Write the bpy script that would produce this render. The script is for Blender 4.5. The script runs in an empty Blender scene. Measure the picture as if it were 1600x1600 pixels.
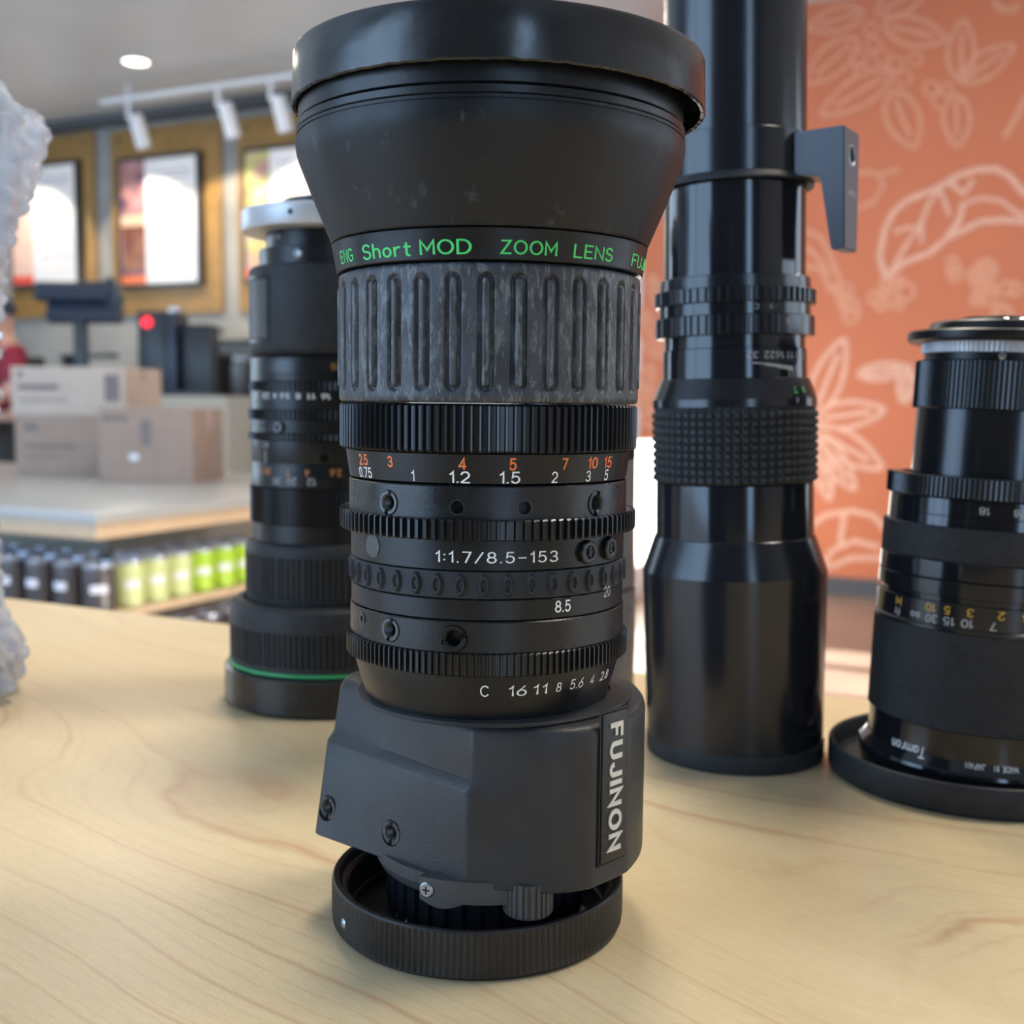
import bpy, bmesh, math, random
import numpy as np
from math import sin, cos, pi, radians, hypot, atan2, asin, sqrt, tan
from mathutils import Vector, Matrix, noise as mnoise
random.seed(7)
SC = bpy.context.scene
COL = SC.collection

# ------------------------------------------------------------------ camera, light, exposure
YAW = 26.0                       # the camera looks 26 degrees left of the room's +y axis
PITCH, ROLL = 5.4, 0.6
EYE = 1.057                      # eye height; the table top is at 0.92
TOP = 0.92
cam = bpy.data.cameras.new('camera'); camo = bpy.data.objects.new('camera', cam); COL.objects.link(camo)
cam.sensor_width = 36; cam.lens = 40.5; cam.clip_start = 0.02; cam.clip_end = 100
camo.location = (0, 0, EYE)
camo.rotation_euler = (Matrix.Rotation(radians(YAW), 4, 'Z') @ Matrix.Rotation(radians(90 - PITCH), 4, 'X')
                       @ Matrix.Rotation(radians(ROLL), 4, 'Z')).to_euler()
cam.dof.use_dof = True; cam.dof.focus_distance = 0.277; cam.dof.aperture_fstop = 16.5
SC.camera = camo

SC.view_settings.view_transform = 'Standard'; SC.view_settings.look = 'None'
SC.view_settings.gamma = 1; SC.view_settings.use_curve_mapping = False
SC.view_settings.exposure = -0.1

w = bpy.data.worlds.new('world'); SC.world = w; w.use_nodes = True
bg = w.node_tree.nodes['Background']; bg.inputs[0].default_value = (0.55, 0.75, 1.0, 1); bg.inputs[1].default_value = 1.0

def area(name, loc, target, sx, sy, power, color, spread=180):
    l = bpy.data.lights.new(name, 'AREA'); l.shape = 'RECTANGLE'; l.size = sx; l.size_y = sy
    l.energy = power; l.color = color; l.spread = radians(spread)
    o = bpy.data.objects.new(name, l); COL.objects.link(o); o.location = loc
    d = Vector(target) - Vector(loc); o.rotation_euler = d.to_track_quat('-Z', 'Y').to_euler(); return o
# daylight through the shop front behind the camera and the glazing down the left side
SKYC = (0.45, 0.68, 1.0)
area('window_light_front_left', (-3.9, -2.15, 1.75), (-3.9, 0, 1.75), 5.6, 2.4, 245, SKYC)
area('window_light_front_right', (1.95, -2.15, 1.75), (1.95, 0, 1.75), 0.55, 2.4, 27, SKYC)
area('window_light_left', (-8.9, 2.2, 1.75), (0, 2.2, 1.75), 4.5, 2.2, 130, (0.66, 0.82, 1.0))
area('window_light_right', (3.45, 2.0, 1.45), (0, 2.0, 1.45), 2.2, 1.2, 26, (0.7, 0.85, 1.0))
area('window_light_right_rear', (3.4, 4.6, 1.6), (0, 4.6, 1.6), 2.4, 2.0, 42, (0.66, 0.83, 1.0))
# ceiling lamps of the cafe (warm), shining down
for lx, ly, e in ((-4.9, 5.1, 20), (-4.1, 3.9, 18), (-5.6, 4.0, 14), (-0.7, 1.4, 46), (0.75, 1.1, 46), (0.6, 3.6, 10), (-1.2, 4.6, 13), (-3.0, 1.2, 10)):
    area('ceiling_lamp_light', (lx, ly, 3.235), (lx, ly, 0), 0.6 if e > 40 else 0.24, 0.6 if e > 40 else 0.24, e, (1.0, 0.90, 0.76))
sun = bpy.data.lights.new('sun', 'SUN'); sun.energy = 42; sun.angle = radians(0.6); sun.color = (1.0, 0.95, 0.86)
so = bpy.data.objects.new('sun', sun); COL.objects.link(so); so.location = (8, 5, 4)
so.rotation_euler = Vector((-cos(radians(20)), 0.0, -sin(radians(20)))).to_track_quat('-Z', 'Y').to_euler()

# ------------------------------------------------------------------ materials
def nt(name):
    m = bpy.data.materials.new(name); m.use_nodes = True
    t = m.node_tree; return m, t, t.nodes['Principled BSDF']
def nd(t, ty, **k):
    n = t.nodes.new(ty)
    for a, v in k.items():
        if a.startswith('i_'): n.inputs[a[2:].replace('_', ' ')].default_value = v
        else: setattr(n, a, v)
    return n
def noise(t, scale, detail=4, rough=.6, vec=None, out='Fac', stretch=None):
    n = nd(t, 'ShaderNodeTexNoise'); n.inputs['Scale'].default_value = scale
    n.inputs['Detail'].default_value = detail; n.inputs['Roughness'].default_value = rough
    if vec is None: vec = nd(t, 'ShaderNodeTexCoord').outputs['Object']
    if stretch:
        mp = nd(t, 'ShaderNodeMapping'); mp.inputs['Scale'].default_value = stretch
        t.links.new(vec, mp.inputs[0]); vec = mp.outputs[0]
    t.links.new(vec, n.inputs['Vector']); return n.outputs[out]
def ramp(t, src, stops):
    r = nd(t, 'ShaderNodeValToRGB'); e = r.color_ramp.elements
    while len(e) < len(stops): e.new(.5)
    for k, (p, c) in zip(e, stops):
        k.position = p; k.color = c if len(c) == 4 else (*c, 1)
    t.links.new(src, r.inputs[0]); return r.outputs[0]
def g(v): return (v, v, v, 1)
def mat(name, col, rough=.5, metal=0, var=0, vscale=40, bump=0, bscale=400, scuff=None, spec=.5, rvar=0):
    m, t, b = nt(name)
    b.inputs['Base Color'].default_value = (*col, 1); b.inputs['Roughness'].default_value = rough
    b.inputs['Metallic'].default_value = metal; b.inputs['Specular IOR Level'].default_value = spec
    src = None
    if var:
        src = ramp(t, noise(t, vscale), [(.3, tuple(c * (1 - var) for c in col)), (.7, tuple(min(1, c * (1 + var)) for c in col))])
    if scuff:                                   # (scale, threshold, colour, stretch)
        sc, th, c2, st = scuff
        mx = nd(t, 'ShaderNodeMix'); mx.data_type = 'RGBA'
        f = ramp(t, noise(t, sc, 8, .7, stretch=st), [(th, g(0)), (th + .06, g(1))])
        t.links.new(f, mx.inputs[0])
        if src is not None: t.links.new(src, mx.inputs[6])
        else: mx.inputs[6].default_value = (*col, 1)
        mx.inputs[7].default_value = (*c2, 1); src = mx.outputs[2]
    if src is not None: t.links.new(src, b.inputs['Base Color'])
    if rvar:
        t.links.new(ramp(t, noise(t, vscale * 1.7, 6), [(.3, g(max(0, rough - rvar))), (.7, g(rough + rvar))]), b.inputs['Roughness'])
    if bump:
        bp = nd(t, 'ShaderNodeBump'); bp.inputs['Strength'].default_value = bump; bp.inputs['Distance'].default_value = .0003
        t.links.new(noise(t, bscale, 3), bp.inputs['Height']); t.links.new(bp.outputs[0], b.inputs['Normal'])
    return m
def emit(name, col, s):
    m, t, b = nt(name); b.inputs['Base Color'].default_value = (0, 0, 0, 1)
    b.inputs['Emission Color'].default_value = (*col, 1); b.inputs['Emission Strength'].default_value = s; return m

M = {}
M['anod'] = mat('black_anodised_metal', (.008, .0088, .010), .33, 0, var=.3, vscale=90, bump=.12, bscale=2500, rvar=.05, spec=.36)
M['anod_worn'] = mat('worn_black_anodised_metal', (.010, .011, .012), .30, 0, var=.4, vscale=60, scuff=(330, .70, (.10, .10, .10), None), bump=.15, bscale=2500, rvar=.1, spec=.42)
M['gear'] = mat('black_gear_metal', (.007, .008, .010), .3, 0, scuff=(900, .73, (.09, .09, .09), None))
M['capplastic'] = mat('glossy_black_plastic', (.014, .015, .016), .24, 0, rvar=.07, vscale=50, scuff=(140, .72, (.06, .06, .055), (1, 1, 4)), bump=.3, bscale=90)
M['mattehood'] = mat('matte_black_hood_paint', (.009, .0105, .013), .42, 0, var=.15, vscale=30, rvar=.08, scuff=(170, .60, (.035, .038, .042), (1, 1, .8)), bump=.35, bscale=160, spec=.34)
M['rubber'] = mat('dusty_grey_rubber', (.046, .050, .057), .52, 0, var=.55, vscale=110, scuff=(650, .52, (.125, .135, .142), (1, 1, .28)), bump=.5, bscale=700)
M['rubber_dark'] = mat('dark_rubber', (.018, .020, .023), .6, 0, var=.3, vscale=200, bump=.2, bscale=900, spec=.4)
M['housing'] = mat('grey_textured_housing', (.031, .031, .032), .42, 0, var=.12, vscale=60, bump=.35, bscale=1500, rvar=.06, scuff=(520, .69, (.085, .085, .083), None), spec=.34)
M['housing2'] = mat('grey_housing_underside', (.055, .055, .056), .5, 0, var=.1, bump=.3, bscale=1500)
M['capmetal'] = mat('black_cap_metal', (.012, .0115, .011), .36, 0, var=.2, vscale=80)
M['dark'] = mat('deep_black', (.004, .004, .005), .5)
M['steel'] = mat('dull_steel', (.32, .33, .34), .35, .9, var=.2, vscale=900)
M['steeldark'] = mat('dark_steel', (.075, .077, .08), .35, .6, var=.3, vscale=900)
M['silver'] = mat('satin_silver', (.56, .59, .63), .36, .3, var=.05, vscale=60)
M['chrome'] = mat('chrome', (.7, .72, .75), .2, 1)
M['white'] = mat('white_paint', (.90, .90, .88), .5)
M['dimwhite'] = mat('faded_white_paint', (.42, .43, .44), .5)
M['orangeink'] = mat('orange_paint', (.95, .20, .045), .5)
M['greenink'] = mat('green_paint', (.07, .68, .15), .5)
M['greenband'] = mat('green_band', (.04, .38, .14), .4)
M['yellowink'] = mat('yellow_paint', (.65, .36, .03), .5)
M['ochreink'] = mat('ochre_paint', (.6, .24, .05), .5)
M['gloss'] = mat('glossy_black_enamel', (.009, .010, .013), .11, 0, rvar=.03, vscale=20)
M['satin'] = mat('satin_black_enamel', (.010, .011, .014), .19, 0, rvar=.03, vscale=20)
M['badge'] = mat('badge_black', (.010, .010, .011), .45, bump=.3, bscale=2500)
M['badgetext'] = mat('badge_silver_lettering', (.62, .60, .56), .4, .2, var=.15, vscale=1200)
M['greydisc'] = mat('grey_plug', (.075, .078, .076), .6, var=.2, vscale=700)
M['concrete'] = mat('grey_concrete_wall', (.33, .32, .30), .8, 0, var=.15, vscale=2.5)
M['wallwhite'] = mat('white_wall_paint', (.62, .61, .60), .7, var=.03, vscale=2)
M['ceiling'] = mat('pale_ceiling', (.60, .61, .60), .42, var=.05, vscale=1.2)
M['orangewall'] = mat('orange_wall_paint', (.60, .178, .078), .6, var=.04, vscale=1.5)
M['mural'] = mat('pale_chalky_mural_paint', (.70, .31, .185), .7, var=.12, vscale=30)
M['mural2'] = mat('brighter_chalky_mural_paint', (.76, .42, .30), .7, var=.12, vscale=30)
M['basebd'] = mat('dark_baseboard', (.085, .09, .10), .5)
M['floor'] = mat('brown_floor_tile', (.26, .19, .15), .35, var=.12, vscale=4)
M['woodpanel'] = mat('amber_wood_panel', (.36, .20, .058), .45, var=.12, vscale=6)
M['black'] = mat('black_plastic', (.014, .016, .020), .35)
M['navy'] = mat('navy_black_plastic', (.018, .027, .050), .3)
M['laminate'] = mat('pale_grey_laminate', (.40, .41, .40), .25)
M['maple_edge'] = mat('maple_edge_band', (.62, .46, .29), .45, var=.06, vscale=10)
M['shelfback'] = mat('grey_shelf_panel', (.36, .35, .30), .6)
M['card'] = mat('brown_cardboard', (.34, .25, .20), .85, var=.07, vscale=12)
M['card2'] = mat('pale_cardboard', (.52, .43, .36), .85, var=.06, vscale=12)
M['print'] = mat('grey_box_print', (.20, .17, .16), .8)
M['tape'] = mat('glossy_packing_tape', (.42, .32, .26), .2)
M['label'] = mat('white_sticker', (.8, .8, .85), .3)
M['spotwhite'] = mat('white_lamp_can', (.75, .77, .80), .4)
M['lime'] = mat('lime_green_can', (.42, .66, .045), .35, var=.05)
M['palegreen'] = mat('pale_green_can', (.62, .70, .32), .35, var=.05)
M['darkcan'] = mat('charcoal_can', (.075, .068, .070), .35, var=.1)
M['lid'] = mat('brushed_lid', (.55, .62, .75), .25, .7)  # silver lid; the blue of reflected sky is put into its colour
M['screen_frame'] = mat('menu_frame_black', (.03, .032, .038), .3)
M['red_led'] = emit('red_indicator', (1, .02, .04), 3.0)
M['lampglow'] = emit('lamp_glow', (1.0, .88, .72), 9.0)
M['redshirt'] = mat('dark_red_shirt', (.23, .012, .035), .8)
M['skin'] = mat('skin', (.45, .25, .19), .6)
M['hair'] = mat('dark_cap_cloth', (.02, .025, .05), .8)
M['trouser'] = mat('black_trousers', (.02, .02, .022), .8)

def screen_mat(name, stops, strength):
    m, t, b = nt(name); b.inputs['Roughness'].default_value = .25
    v = ramp(t, noise(t, 3.2, 3, .6), stops)
    t.links.new(v, b.inputs['Base Color']); t.links.new(v, b.inputs['Emission Color'])
    b.inputs['Emission Strength'].default_value = strength; return m
M['menupage'] = screen_mat('menu_page', [(.3, (.62, .62, .66)), (.7, (.74, .70, .66))], .32)
M['photo_drink'] = screen_mat('menu_photo_dark', [(.38, (.05, .03, .09)), (.5, (.33, .16, .14)), (.62, (.42, .22, .24))], .3)
M['photo_red'] = screen_mat('menu_photo_red', [(.38, (.62, .40, .34)), (.52, (.7, .48, .4)), (.64, (.75, .42, .35))], .3)
M['photo_green'] = screen_mat('menu_photo_green', [(.38, (.48, .20, .24)), (.52, (.42, .42, .12)), (.64, (.60, .36, .38))], .3)
M['cupbrown'] = screen_mat('menu_cup_brown', [(.4, (.32, .13, .06)), (.6, (.16, .05, .03))], .3)
M['cupcream'] = screen_mat('menu_cup_cream', [(.4, (.70, .55, .42)), (.6, (.62, .42, .28))], .3)
M['orangestrip'] = screen_mat('menu_orange', [(.4, (.75, .16, .04)), (.6, (.7, .2, .06))], .3)
M['redstrip'] = screen_mat('menu_red', [(.4, (.65, .08, .06)), (.6, (.7, .16, .12))], .3)
M['menuline'] = screen_mat('menu_line', [(.4, (.42, .40, .48)), (.6, (.42, .40, .48))], .25)

def maple():
    m, t, b = nt('maple_table_top')
    L = t.links
    tc = nd(t, 'ShaderNodeTexCoord'); mp = nd(t, 'ShaderNodeMapping'); mp.inputs['Rotation'].default_value = (0, 0, radians(16))
    L.new(tc.outputs['Object'], mp.inputs[0]); v = mp.outputs[0]
    sx = nd(t, 'ShaderNodeSeparateXYZ'); L.new(v, sx.inputs[0])
    def math_(op, a, b_=None):
        n = nd(t, 'ShaderNodeMath', operation=op)
        for k, q in enumerate((a, b_)):
            if q is None: continue
            if isinstance(q, (int, float)): n.inputs[k].default_value = q
            else: L.new(q, n.inputs[k])
        return n.outputs[0]
    big = noise(t, 1.0, 1.2, .35, v, stretch=(3.4, 7.0, 1))
    fine = noise(t, 1.0, 3, .6, v, stretch=(30, 70, 1))
    f = math_('ADD', math_('MULTIPLY', sx.outputs[1], 34.0), math_('ADD', math_('MULTIPLY', big, 9.0), math_('MULTIPLY', fine, .22)))
    fr = math_('FRACT', f); d = math_('ABSOLUTE', math_('SUBTRACT', fr, .5))
    line = ramp(t, d, [(0.0, g(1)), (.025, g(.6)), (.07, g(0))])
    f2 = math_('FRACT', math_('MULTIPLY', f, 3.3)); d2 = math_('ABSOLUTE', math_('SUBTRACT', f2, .5))
    line2 = ramp(t, d2, [(0.0, g(.38)), (.13, g(0))])
    mask = ramp(t, noise(t, 1, 2, .5, v, stretch=(3, 12, 1)), [(.38, g(.12)), (.62, g(1))])
    fac = math_('MULTIPLY', math_('MAXIMUM', line, line2), mask)
    base = ramp(t, noise(t, 1, 5, .6, v, stretch=(5, 40, 1)), [(.3, (.57, .455, .272)), (.7, (.635, .52, .318))])
    grain = noise(t, 1, 2, .5, v, stretch=(180, 900, 1))
    mx0 = nd(t, 'ShaderNodeMix'); mx0.data_type = 'RGBA'; mx0.blend_type = 'MULTIPLY'; mx0.inputs[0].default_value = .35
    L.new(base, mx0.inputs[6]); L.new(ramp(t, grain, [(.3, (.86, .84, .80)), (.7, (1.08, 1.08, 1.08))]), mx0.inputs[7])
    mx = nd(t, 'ShaderNodeMix'); mx.data_type = 'RGBA'; L.new(math_('MULTIPLY', fac, .62), mx.inputs[0])
    L.new(mx0.outputs[2], mx.inputs[6]); mx.inputs[7].default_value = (.42, .22, .12, 1)
    L.new(mx.outputs[2], b.inputs['Base Color'])
    b.inputs['Roughness'].default_value = .36; b.inputs['Specular IOR Level'].default_value = .42
    bp = nd(t, 'ShaderNodeBump'); bp.inputs['Strength'].default_value = .25; bp.inputs['Distance'].default_value = .0002
    L.new(noise(t, 1100, 2, .5, tc.outputs['Object']), bp.inputs['Height']); L.new(bp.outputs[0], b.inputs['Normal'])
    return m
M['maple'] = maple()

def bubble_mat():
    m, t, b = nt('clear_bubble_film')
    b.inputs['Base Color'].default_value = (.80, .84, .90, 1); b.inputs['Roughness'].default_value = .2
    b.inputs['Transmission Weight'].default_value = .7; b.inputs['IOR'].default_value = 1.18
    b.inputs['Specular IOR Level'].default_value = .8
    return m
M['bubble'] = bubble_mat()

# ------------------------------------------------------------------ mesh helpers
def tag(o, label=None, cat=None, group=None, kind=None):
    if label: o['label'] = label
    if cat: o['category'] = cat
    if group: o['group'] = group
    if kind: o['kind'] = kind
    return o
def link(name, me, material=None, parent=None, loc=None, rot=None):
    o = bpy.data.objects.new(name, me); COL.objects.link(o)
    if material is not None and me is not None:
        for mm in (material if isinstance(material, (list, tuple)) else [material]): me.materials.append(mm)
    if parent: o.parent = parent
    if loc is not None: o.location = loc
    if rot is not None: o.rotation_euler = rot
    return o
def empty(name, loc, rz=0, tilt=None):
    o = bpy.data.objects.new(name, None); COL.objects.link(o); o.location = loc
    if tilt: o.rotation_euler = (Matrix.Rotation(rz, 4, 'Z') @ tilt).to_euler()
    else: o.rotation_euler = (0, 0, rz)
    o.empty_display_size = .02
    return o
def mesh(name, V, F, sharp=32, mats=None):
    me = bpy.data.meshes.new(name); me.from_pydata([tuple(v) for v in V], [], F)
    me.validate(); me.update()
    bm = bmesh.new(); bm.from_mesh(me); bmesh.ops.recalc_face_normals(bm, faces=bm.faces); bm.to_mesh(me); bm.free()
    for p in me.polygons: p.use_smooth = True
    me.set_sharp_from_angle(angle=radians(sharp)); return me
mm = .001
def rev(prof, seg=128, tweak=None, closed=True):
    """revolve an (r,z) profile given in mm; theta 0 faces -y (the camera side), grows to the right"""
    th = np.linspace(0, 2 * pi, seg, endpoint=False)
    n = len(prof); V = []
    for (r, z) in prof:
        for a in th:
            rr, zz = (r, z) if tweak is None else tweak(r, z, a)
            V.append((rr * sin(a) * mm, -rr * cos(a) * mm, zz * mm))
    F = []
    m = n if closed else n - 1
    for i in range(m):
        j = (i + 1) % n
        for k in range(seg):
            l = (k + 1) % seg
            F.append((i * seg + k, i * seg + l, j * seg + l, j * seg + k))
    if not closed:
        if prof[0][0] > 0: F.append(tuple(range(seg)))
        if prof[-1][0] > 0: F.append(tuple(range((n - 1) * seg, n * seg)))
    return V, F
def ringprof(outer, depth=5, c=.25):
    """closed loop: outer points (top to bottom) with chamfered ends, inner wall `depth` mm inside"""
    (r0, z0), (r1, z1) = outer[0], outer[-1]
    ri = min(p[0] for p in outer) - depth
    mid = [p for p in outer[1:-1]]
    return [(ri, z0), (r0 - c, z0), (r0, z0 - c)] + mid + [(r1, z1 + c), (r1 - c, z1), (ri, z1)]
def ring(name, parent, outer, m, seg=160, depth=5, c=.25, tweak=None, sharp=11):
    V, F = rev(ringprof(outer, depth, c), seg, tweak)
    return link(name, mesh(name, V, F, sharp), m, parent)
def dense(outer, n):
    """subdivide a two-point outer wall into n rows"""
    (r0, z0), (r1, z1) = outer
    return [(r0 + (r1 - r0) * k / n, z0 + (z1 - z0) * k / n) for k in range(n + 1)]
def gear(name, parent, r, z1, z0, teeth, depth, m, sub=6, duty=.5, inner=5, land=.4):
    """toothed ring; teeth cut into the outer wall, every other sample flips"""
    seg = teeth * sub
    def tw(rr, zz, a):
        if rr < r - depth - .6: return rr, zz
        ph = (a / (2 * pi) * teeth) % 1.0
        e = min(1, max(0, (duty / 2 - abs(ph - .5)) * sub * 1.2))
        if zz > z1 - .01 or zz < z0 + .01: return (rr - depth * (1 - e)), zz
        return rr - depth * (1 - e), zz
    outer = [(r, z1), (r, (z1 + z0) / 2), (r, z0)]
    V, F = rev(ringprof(outer, inner, land), seg, tw)
    return link(name, mesh(name, V, F, 25), m, parent)
def box_v(x0, x1, y0, y1, z0, z1):
    V = [(x, y, z) for z in (z0, z1) for (x, y) in ((x0, y0), (x1, y0), (x1, y1), (x0, y1))]
    return V, [(0, 3, 2, 1), (4, 5, 6, 7), (0, 1, 5, 4), (1, 2, 6, 5), (2, 3, 7, 6), (3, 0, 4, 7)]
def boxm(name, x0, x1, y0, y1, z0, z1, m, parent=None, bev=0, loc=None, rot=None):
    V, F = box_v(x0, x1, y0, y1, z0, z1); me = bpy.data.meshes.new(name); me.from_pydata(V, [], F)
    bm = bmesh.new(); bm.from_mesh(me)
    if bev: bmesh.ops.bevel(bm, geom=list(bm.edges), offset=bev, segments=2, affect='EDGES', profile=.6)
    bmesh.ops.recalc_face_normals(bm, faces=bm.faces); bm.to_mesh(me); bm.free()
    if bev:
        for p in me.polygons: p.use_smooth = True
        me.set_sharp_from_angle(angle=radians(40))
    return link(name, me, m, parent, loc, rot)
def cut(o, cutters):
    """boolean-subtract (V,F) meshes from o and bake the result"""
    V, F = [], []
    for v, f in cutters:
        k = len(V); V += list(v); F += [tuple(i + k for i in q) for q in f]
    me = mesh('cutter', V, F); c = bpy.data.objects.new('cutter', me); COL.objects.link(c)
    c.matrix_world = Matrix.Identity(4)
    par = o.parent; o.parent = None
    md = o.modifiers.new('cut', 'BOOLEAN'); md.object = c; md.operation = 'DIFFERENCE'; md.solver = 'EXACT'
    bpy.context.view_layer.update()
    dg = bpy.context.evaluated_depsgraph_get()
    new = bpy.data.meshes.new_from_object(o.evaluated_get(dg))
    o.modifiers.clear(); old = o.data; mats = list(old.materials)
    new.materials.clear()
    for q in mats: new.materials.append(q)
    o.data = new
    for p in new.polygons: p.use_smooth = True
    new.set_sharp_from_angle(angle=radians(30))
    bpy.data.objects.remove(c); bpy.data.meshes.remove(old)
    if par: o.parent = par
    return o
def radial(th, r, z):
    """matrix (metres) whose +z points outward at angle th (degrees), origin on radius r at height z (mm)"""
    a = radians(th); n = Vector((sin(a), -cos(a), 0)); up = Vector((0, 0, 1)); x = up.cross(n)
    R = Matrix((x, up, n)).transposed().to_4x4()
    return Matrix.Translation(n * r * mm + Vector((0, 0, z * mm))) @ R
def xf(Mx, VF): return [tuple(Mx @ Vector(v)) for v in VF[0]], VF[1]
def cyl(r, z0, z1, seg=32):
    return rev([(r, z0), (r, z1)], seg, None, False)
def hole_cut(th, r, z, rad, depth=3): return xf(radial(th, r, z), cyl(rad, -depth, 2))
def insert(name, parent, th, r, z, ro_=2.6, ri_=1.5, depth=3.0, out=.25, m=None, Mx=None, slot=0):
    """slotted threaded insert set into a hole"""
    def tw(rr, zz, a):
        k = (a + slot) % pi
        if zz > out - .5 and rr > ri_ - .1 and rr < ro_ + .1 and (k < .16 or k > pi - .16): return rr, zz - .8
        return rr, zz
    pr = [(ro_, -depth), (ro_, out - .15), (ro_ - .15, out), (ri_ + .2, out), (ri_, out - .2)]
    k = out - .4
    while k > -depth + .4:
        pr += [(ri_ - .22, k), (ri_, k - .3)]; k -= .6
    pr += [(ri_, -depth + .1)]
    V, F = rev(pr, 40, tw, True)
    V, F = xf(Mx if Mx is not None else radial(th, r, z), (V, F))
    return link(name, mesh(name, V, F, 30), m or M['steeldark'], parent)

def arc(cx, cy, rx, ry, a0, a1, n=14):
    return [(cx + rx * cos(radians(a0 + (a1 - a0) * k / n)), cy + ry * sin(radians(a0 + (a1 - a0) * k / n))) for k in range(n + 1)]
GL = {  # engraved single-stroke alphabet: character -> (width, polylines), height 1
 '0': (.56, [arc(.28, .5, .28, .5, 90, 450, 24)]), '1': (.26, [[(.02, .76), (.13, .83), (.24, 1), (.24, 0)]]),
 '2': (.56, [arc(.28, .70, .27, .30, 168, -38, 14) + [(.02, .03), (.03, 0), (.57, 0)]]),
 '3': (.56, [arc(.27, .75, .24, .25, 160, -90, 12) + arc(.27, .25, .28, .25, 90, -160, 14)[1:]]),
 '4': (.60, [[(.44, 0), (.44, 1), (.0, .27), (.60, .27)]]),
 '5': (.56, [[(.50, 1), (.11, 1), (.06, .53)] + arc(.27, .32, .28, .32, 135, -152, 16)]),
 '6': (.56, [[(.46, 1), (.08, .48)] + arc(.28, .30, .27, .30, 150, 510, 22)]), '7': (.54, [[(0, 1), (.54, 1), (.20, 0)]]),
 '8': (.56, [arc(.28, .75, .23, .25, -90, 270, 20), arc(.28, .26, .28, .26, 90, 450, 22)]), '.': (.04, [[(.02, 0), (.021, .05)]]),
 ':': (.04, [[(.02, .18), (.021, .23)], [(.02, .68), (.021, .73)]]), '/': (.5, [[(0, -.03), (.5, 1.0)]]), '-': (.5, [[(0, .46), (.5, .46)]]), '_': (1, [[(0, .5), (1, .5)]]),
 '<': (.5, [[(.5, 1), (0, .5), (.5, 0)]]), '>': (.5, [[(0, 1), (.5, .5), (0, 0)]]), ' ': (.35, []),
 'S': (.56, [arc(.28, .75, .26, .25, 25, 262, 14) + arc(.28, .25, .28, .26, 82, -158, 14)]), 'h': (.44, [[(0, 0), (0, 1)], [(0, .36)] + arc(.22, .40, .22, .24, 150, 0, 10) + [(.44, 0)]]),
 'o': (.48, [arc(.24, .31, .24, .31, 90, 450, 22)]), 'r': (.32, [[(0, 0), (0, .62)], [(0, .34)] + arc(.24, .34, .24, .28, 170, 70, 8)]), 't': (.34, [[(.14, .88), (.14, .12)] + arc(.26, .12, .12, .12, 180, 290, 6), [(0, .62), (.34, .62)]]),
 'M': (.74, [[(0, 0), (0, 1), (.37, .30), (.74, 1), (.74, 0)]]), 'O': (.78, [arc(.39, .5, .39, .5, 90, 450, 28)]), 'D': (.66, [[(0, 0), (0, 1), (.26, 1)] + arc(.26, .5, .40, .5, 80, -80, 14) + [(.26, 0), (0, 0)]]),
 'Z': (.60, [[(.02, 1), (.58, 1), (0, 0), (.60, 0)]]), 'L': (.50, [[(0, 1), (0, 0), (.50, 0)]]), 'E': (.54, [[(.54, 1), (0, 1), (0, 0), (.54, 0)], [(0, .52), (.46, .52)]]),
 'N': (.64, [[(0, 0), (0, 1), (.64, 0), (.64, 1)]]), 'F': (.52, [[(.52, 1), (0, 1), (0, 0)], [(0, .50), (.44, .50)]]), 'U': (.62, [[(0, 1), (0, .30)] + arc(.31, .30, .31, .30, 180, 360, 14) + [(.62, 1)]]),
 'J': (.48, [[(.48, 1), (.48, .26)] + arc(.24, .26, .24, .26, 0, -180, 12)]), 'I': (.02, [[(.01, 0), (.011, 1)]]), 'C': (.70, [arc(.38, .5, .38, .5, 42, 318, 22)]), 'G': (.72, [arc(.38, .5, .38, .5, 42, 330, 22) + [(.72, .45), (.42, .45)]]),
 'A': (.66, [[(0, 0), (.33, 1), (.66, 0)], [(.12, .34), (.54, .34)]]), 'P': (.54, [[(0, 0), (0, 1), (.30, 1)] + arc(.30, .74, .24, .26, 90, -90, 10) + [(0, .48)]]),
 'R': (.56, [[(0, 0), (0, 1), (.30, 1)] + arc(.30, .75, .24, .25, 90, -90, 10) + [(0, .5)], [(.28, .5), (.56, 0)]]), 'T': (.60, [[(0, 1), (.6, 1)], [(.3, 1), (.3, 0)]]),
 'a': (.50, [arc(.24, .30, .24, .30, 0, 360, 20), [(.5, .60), (.5, 0)]]), 'm': (.80, [[(0, 0), (0, .6)], [(0, .38)] + arc(.2, .4, .2, .2, 170, 0, 8) + [(.4, 0)], [(.4, .38)] + arc(.6, .4, .2, .2, 170, 0, 8) + [(.8, 0)]]),
 'n': (.44, [[(0, 0), (0, .62)], [(0, .36)] + arc(.22, .40, .22, .22, 160, 0, 8) + [(.44, 0)]]), 'f': (.34, [arc(.26, .82, .14, .18, 60, 180, 6) + [(.12, 0)], [(0, .60), (.32, .60)]]),
}
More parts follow.
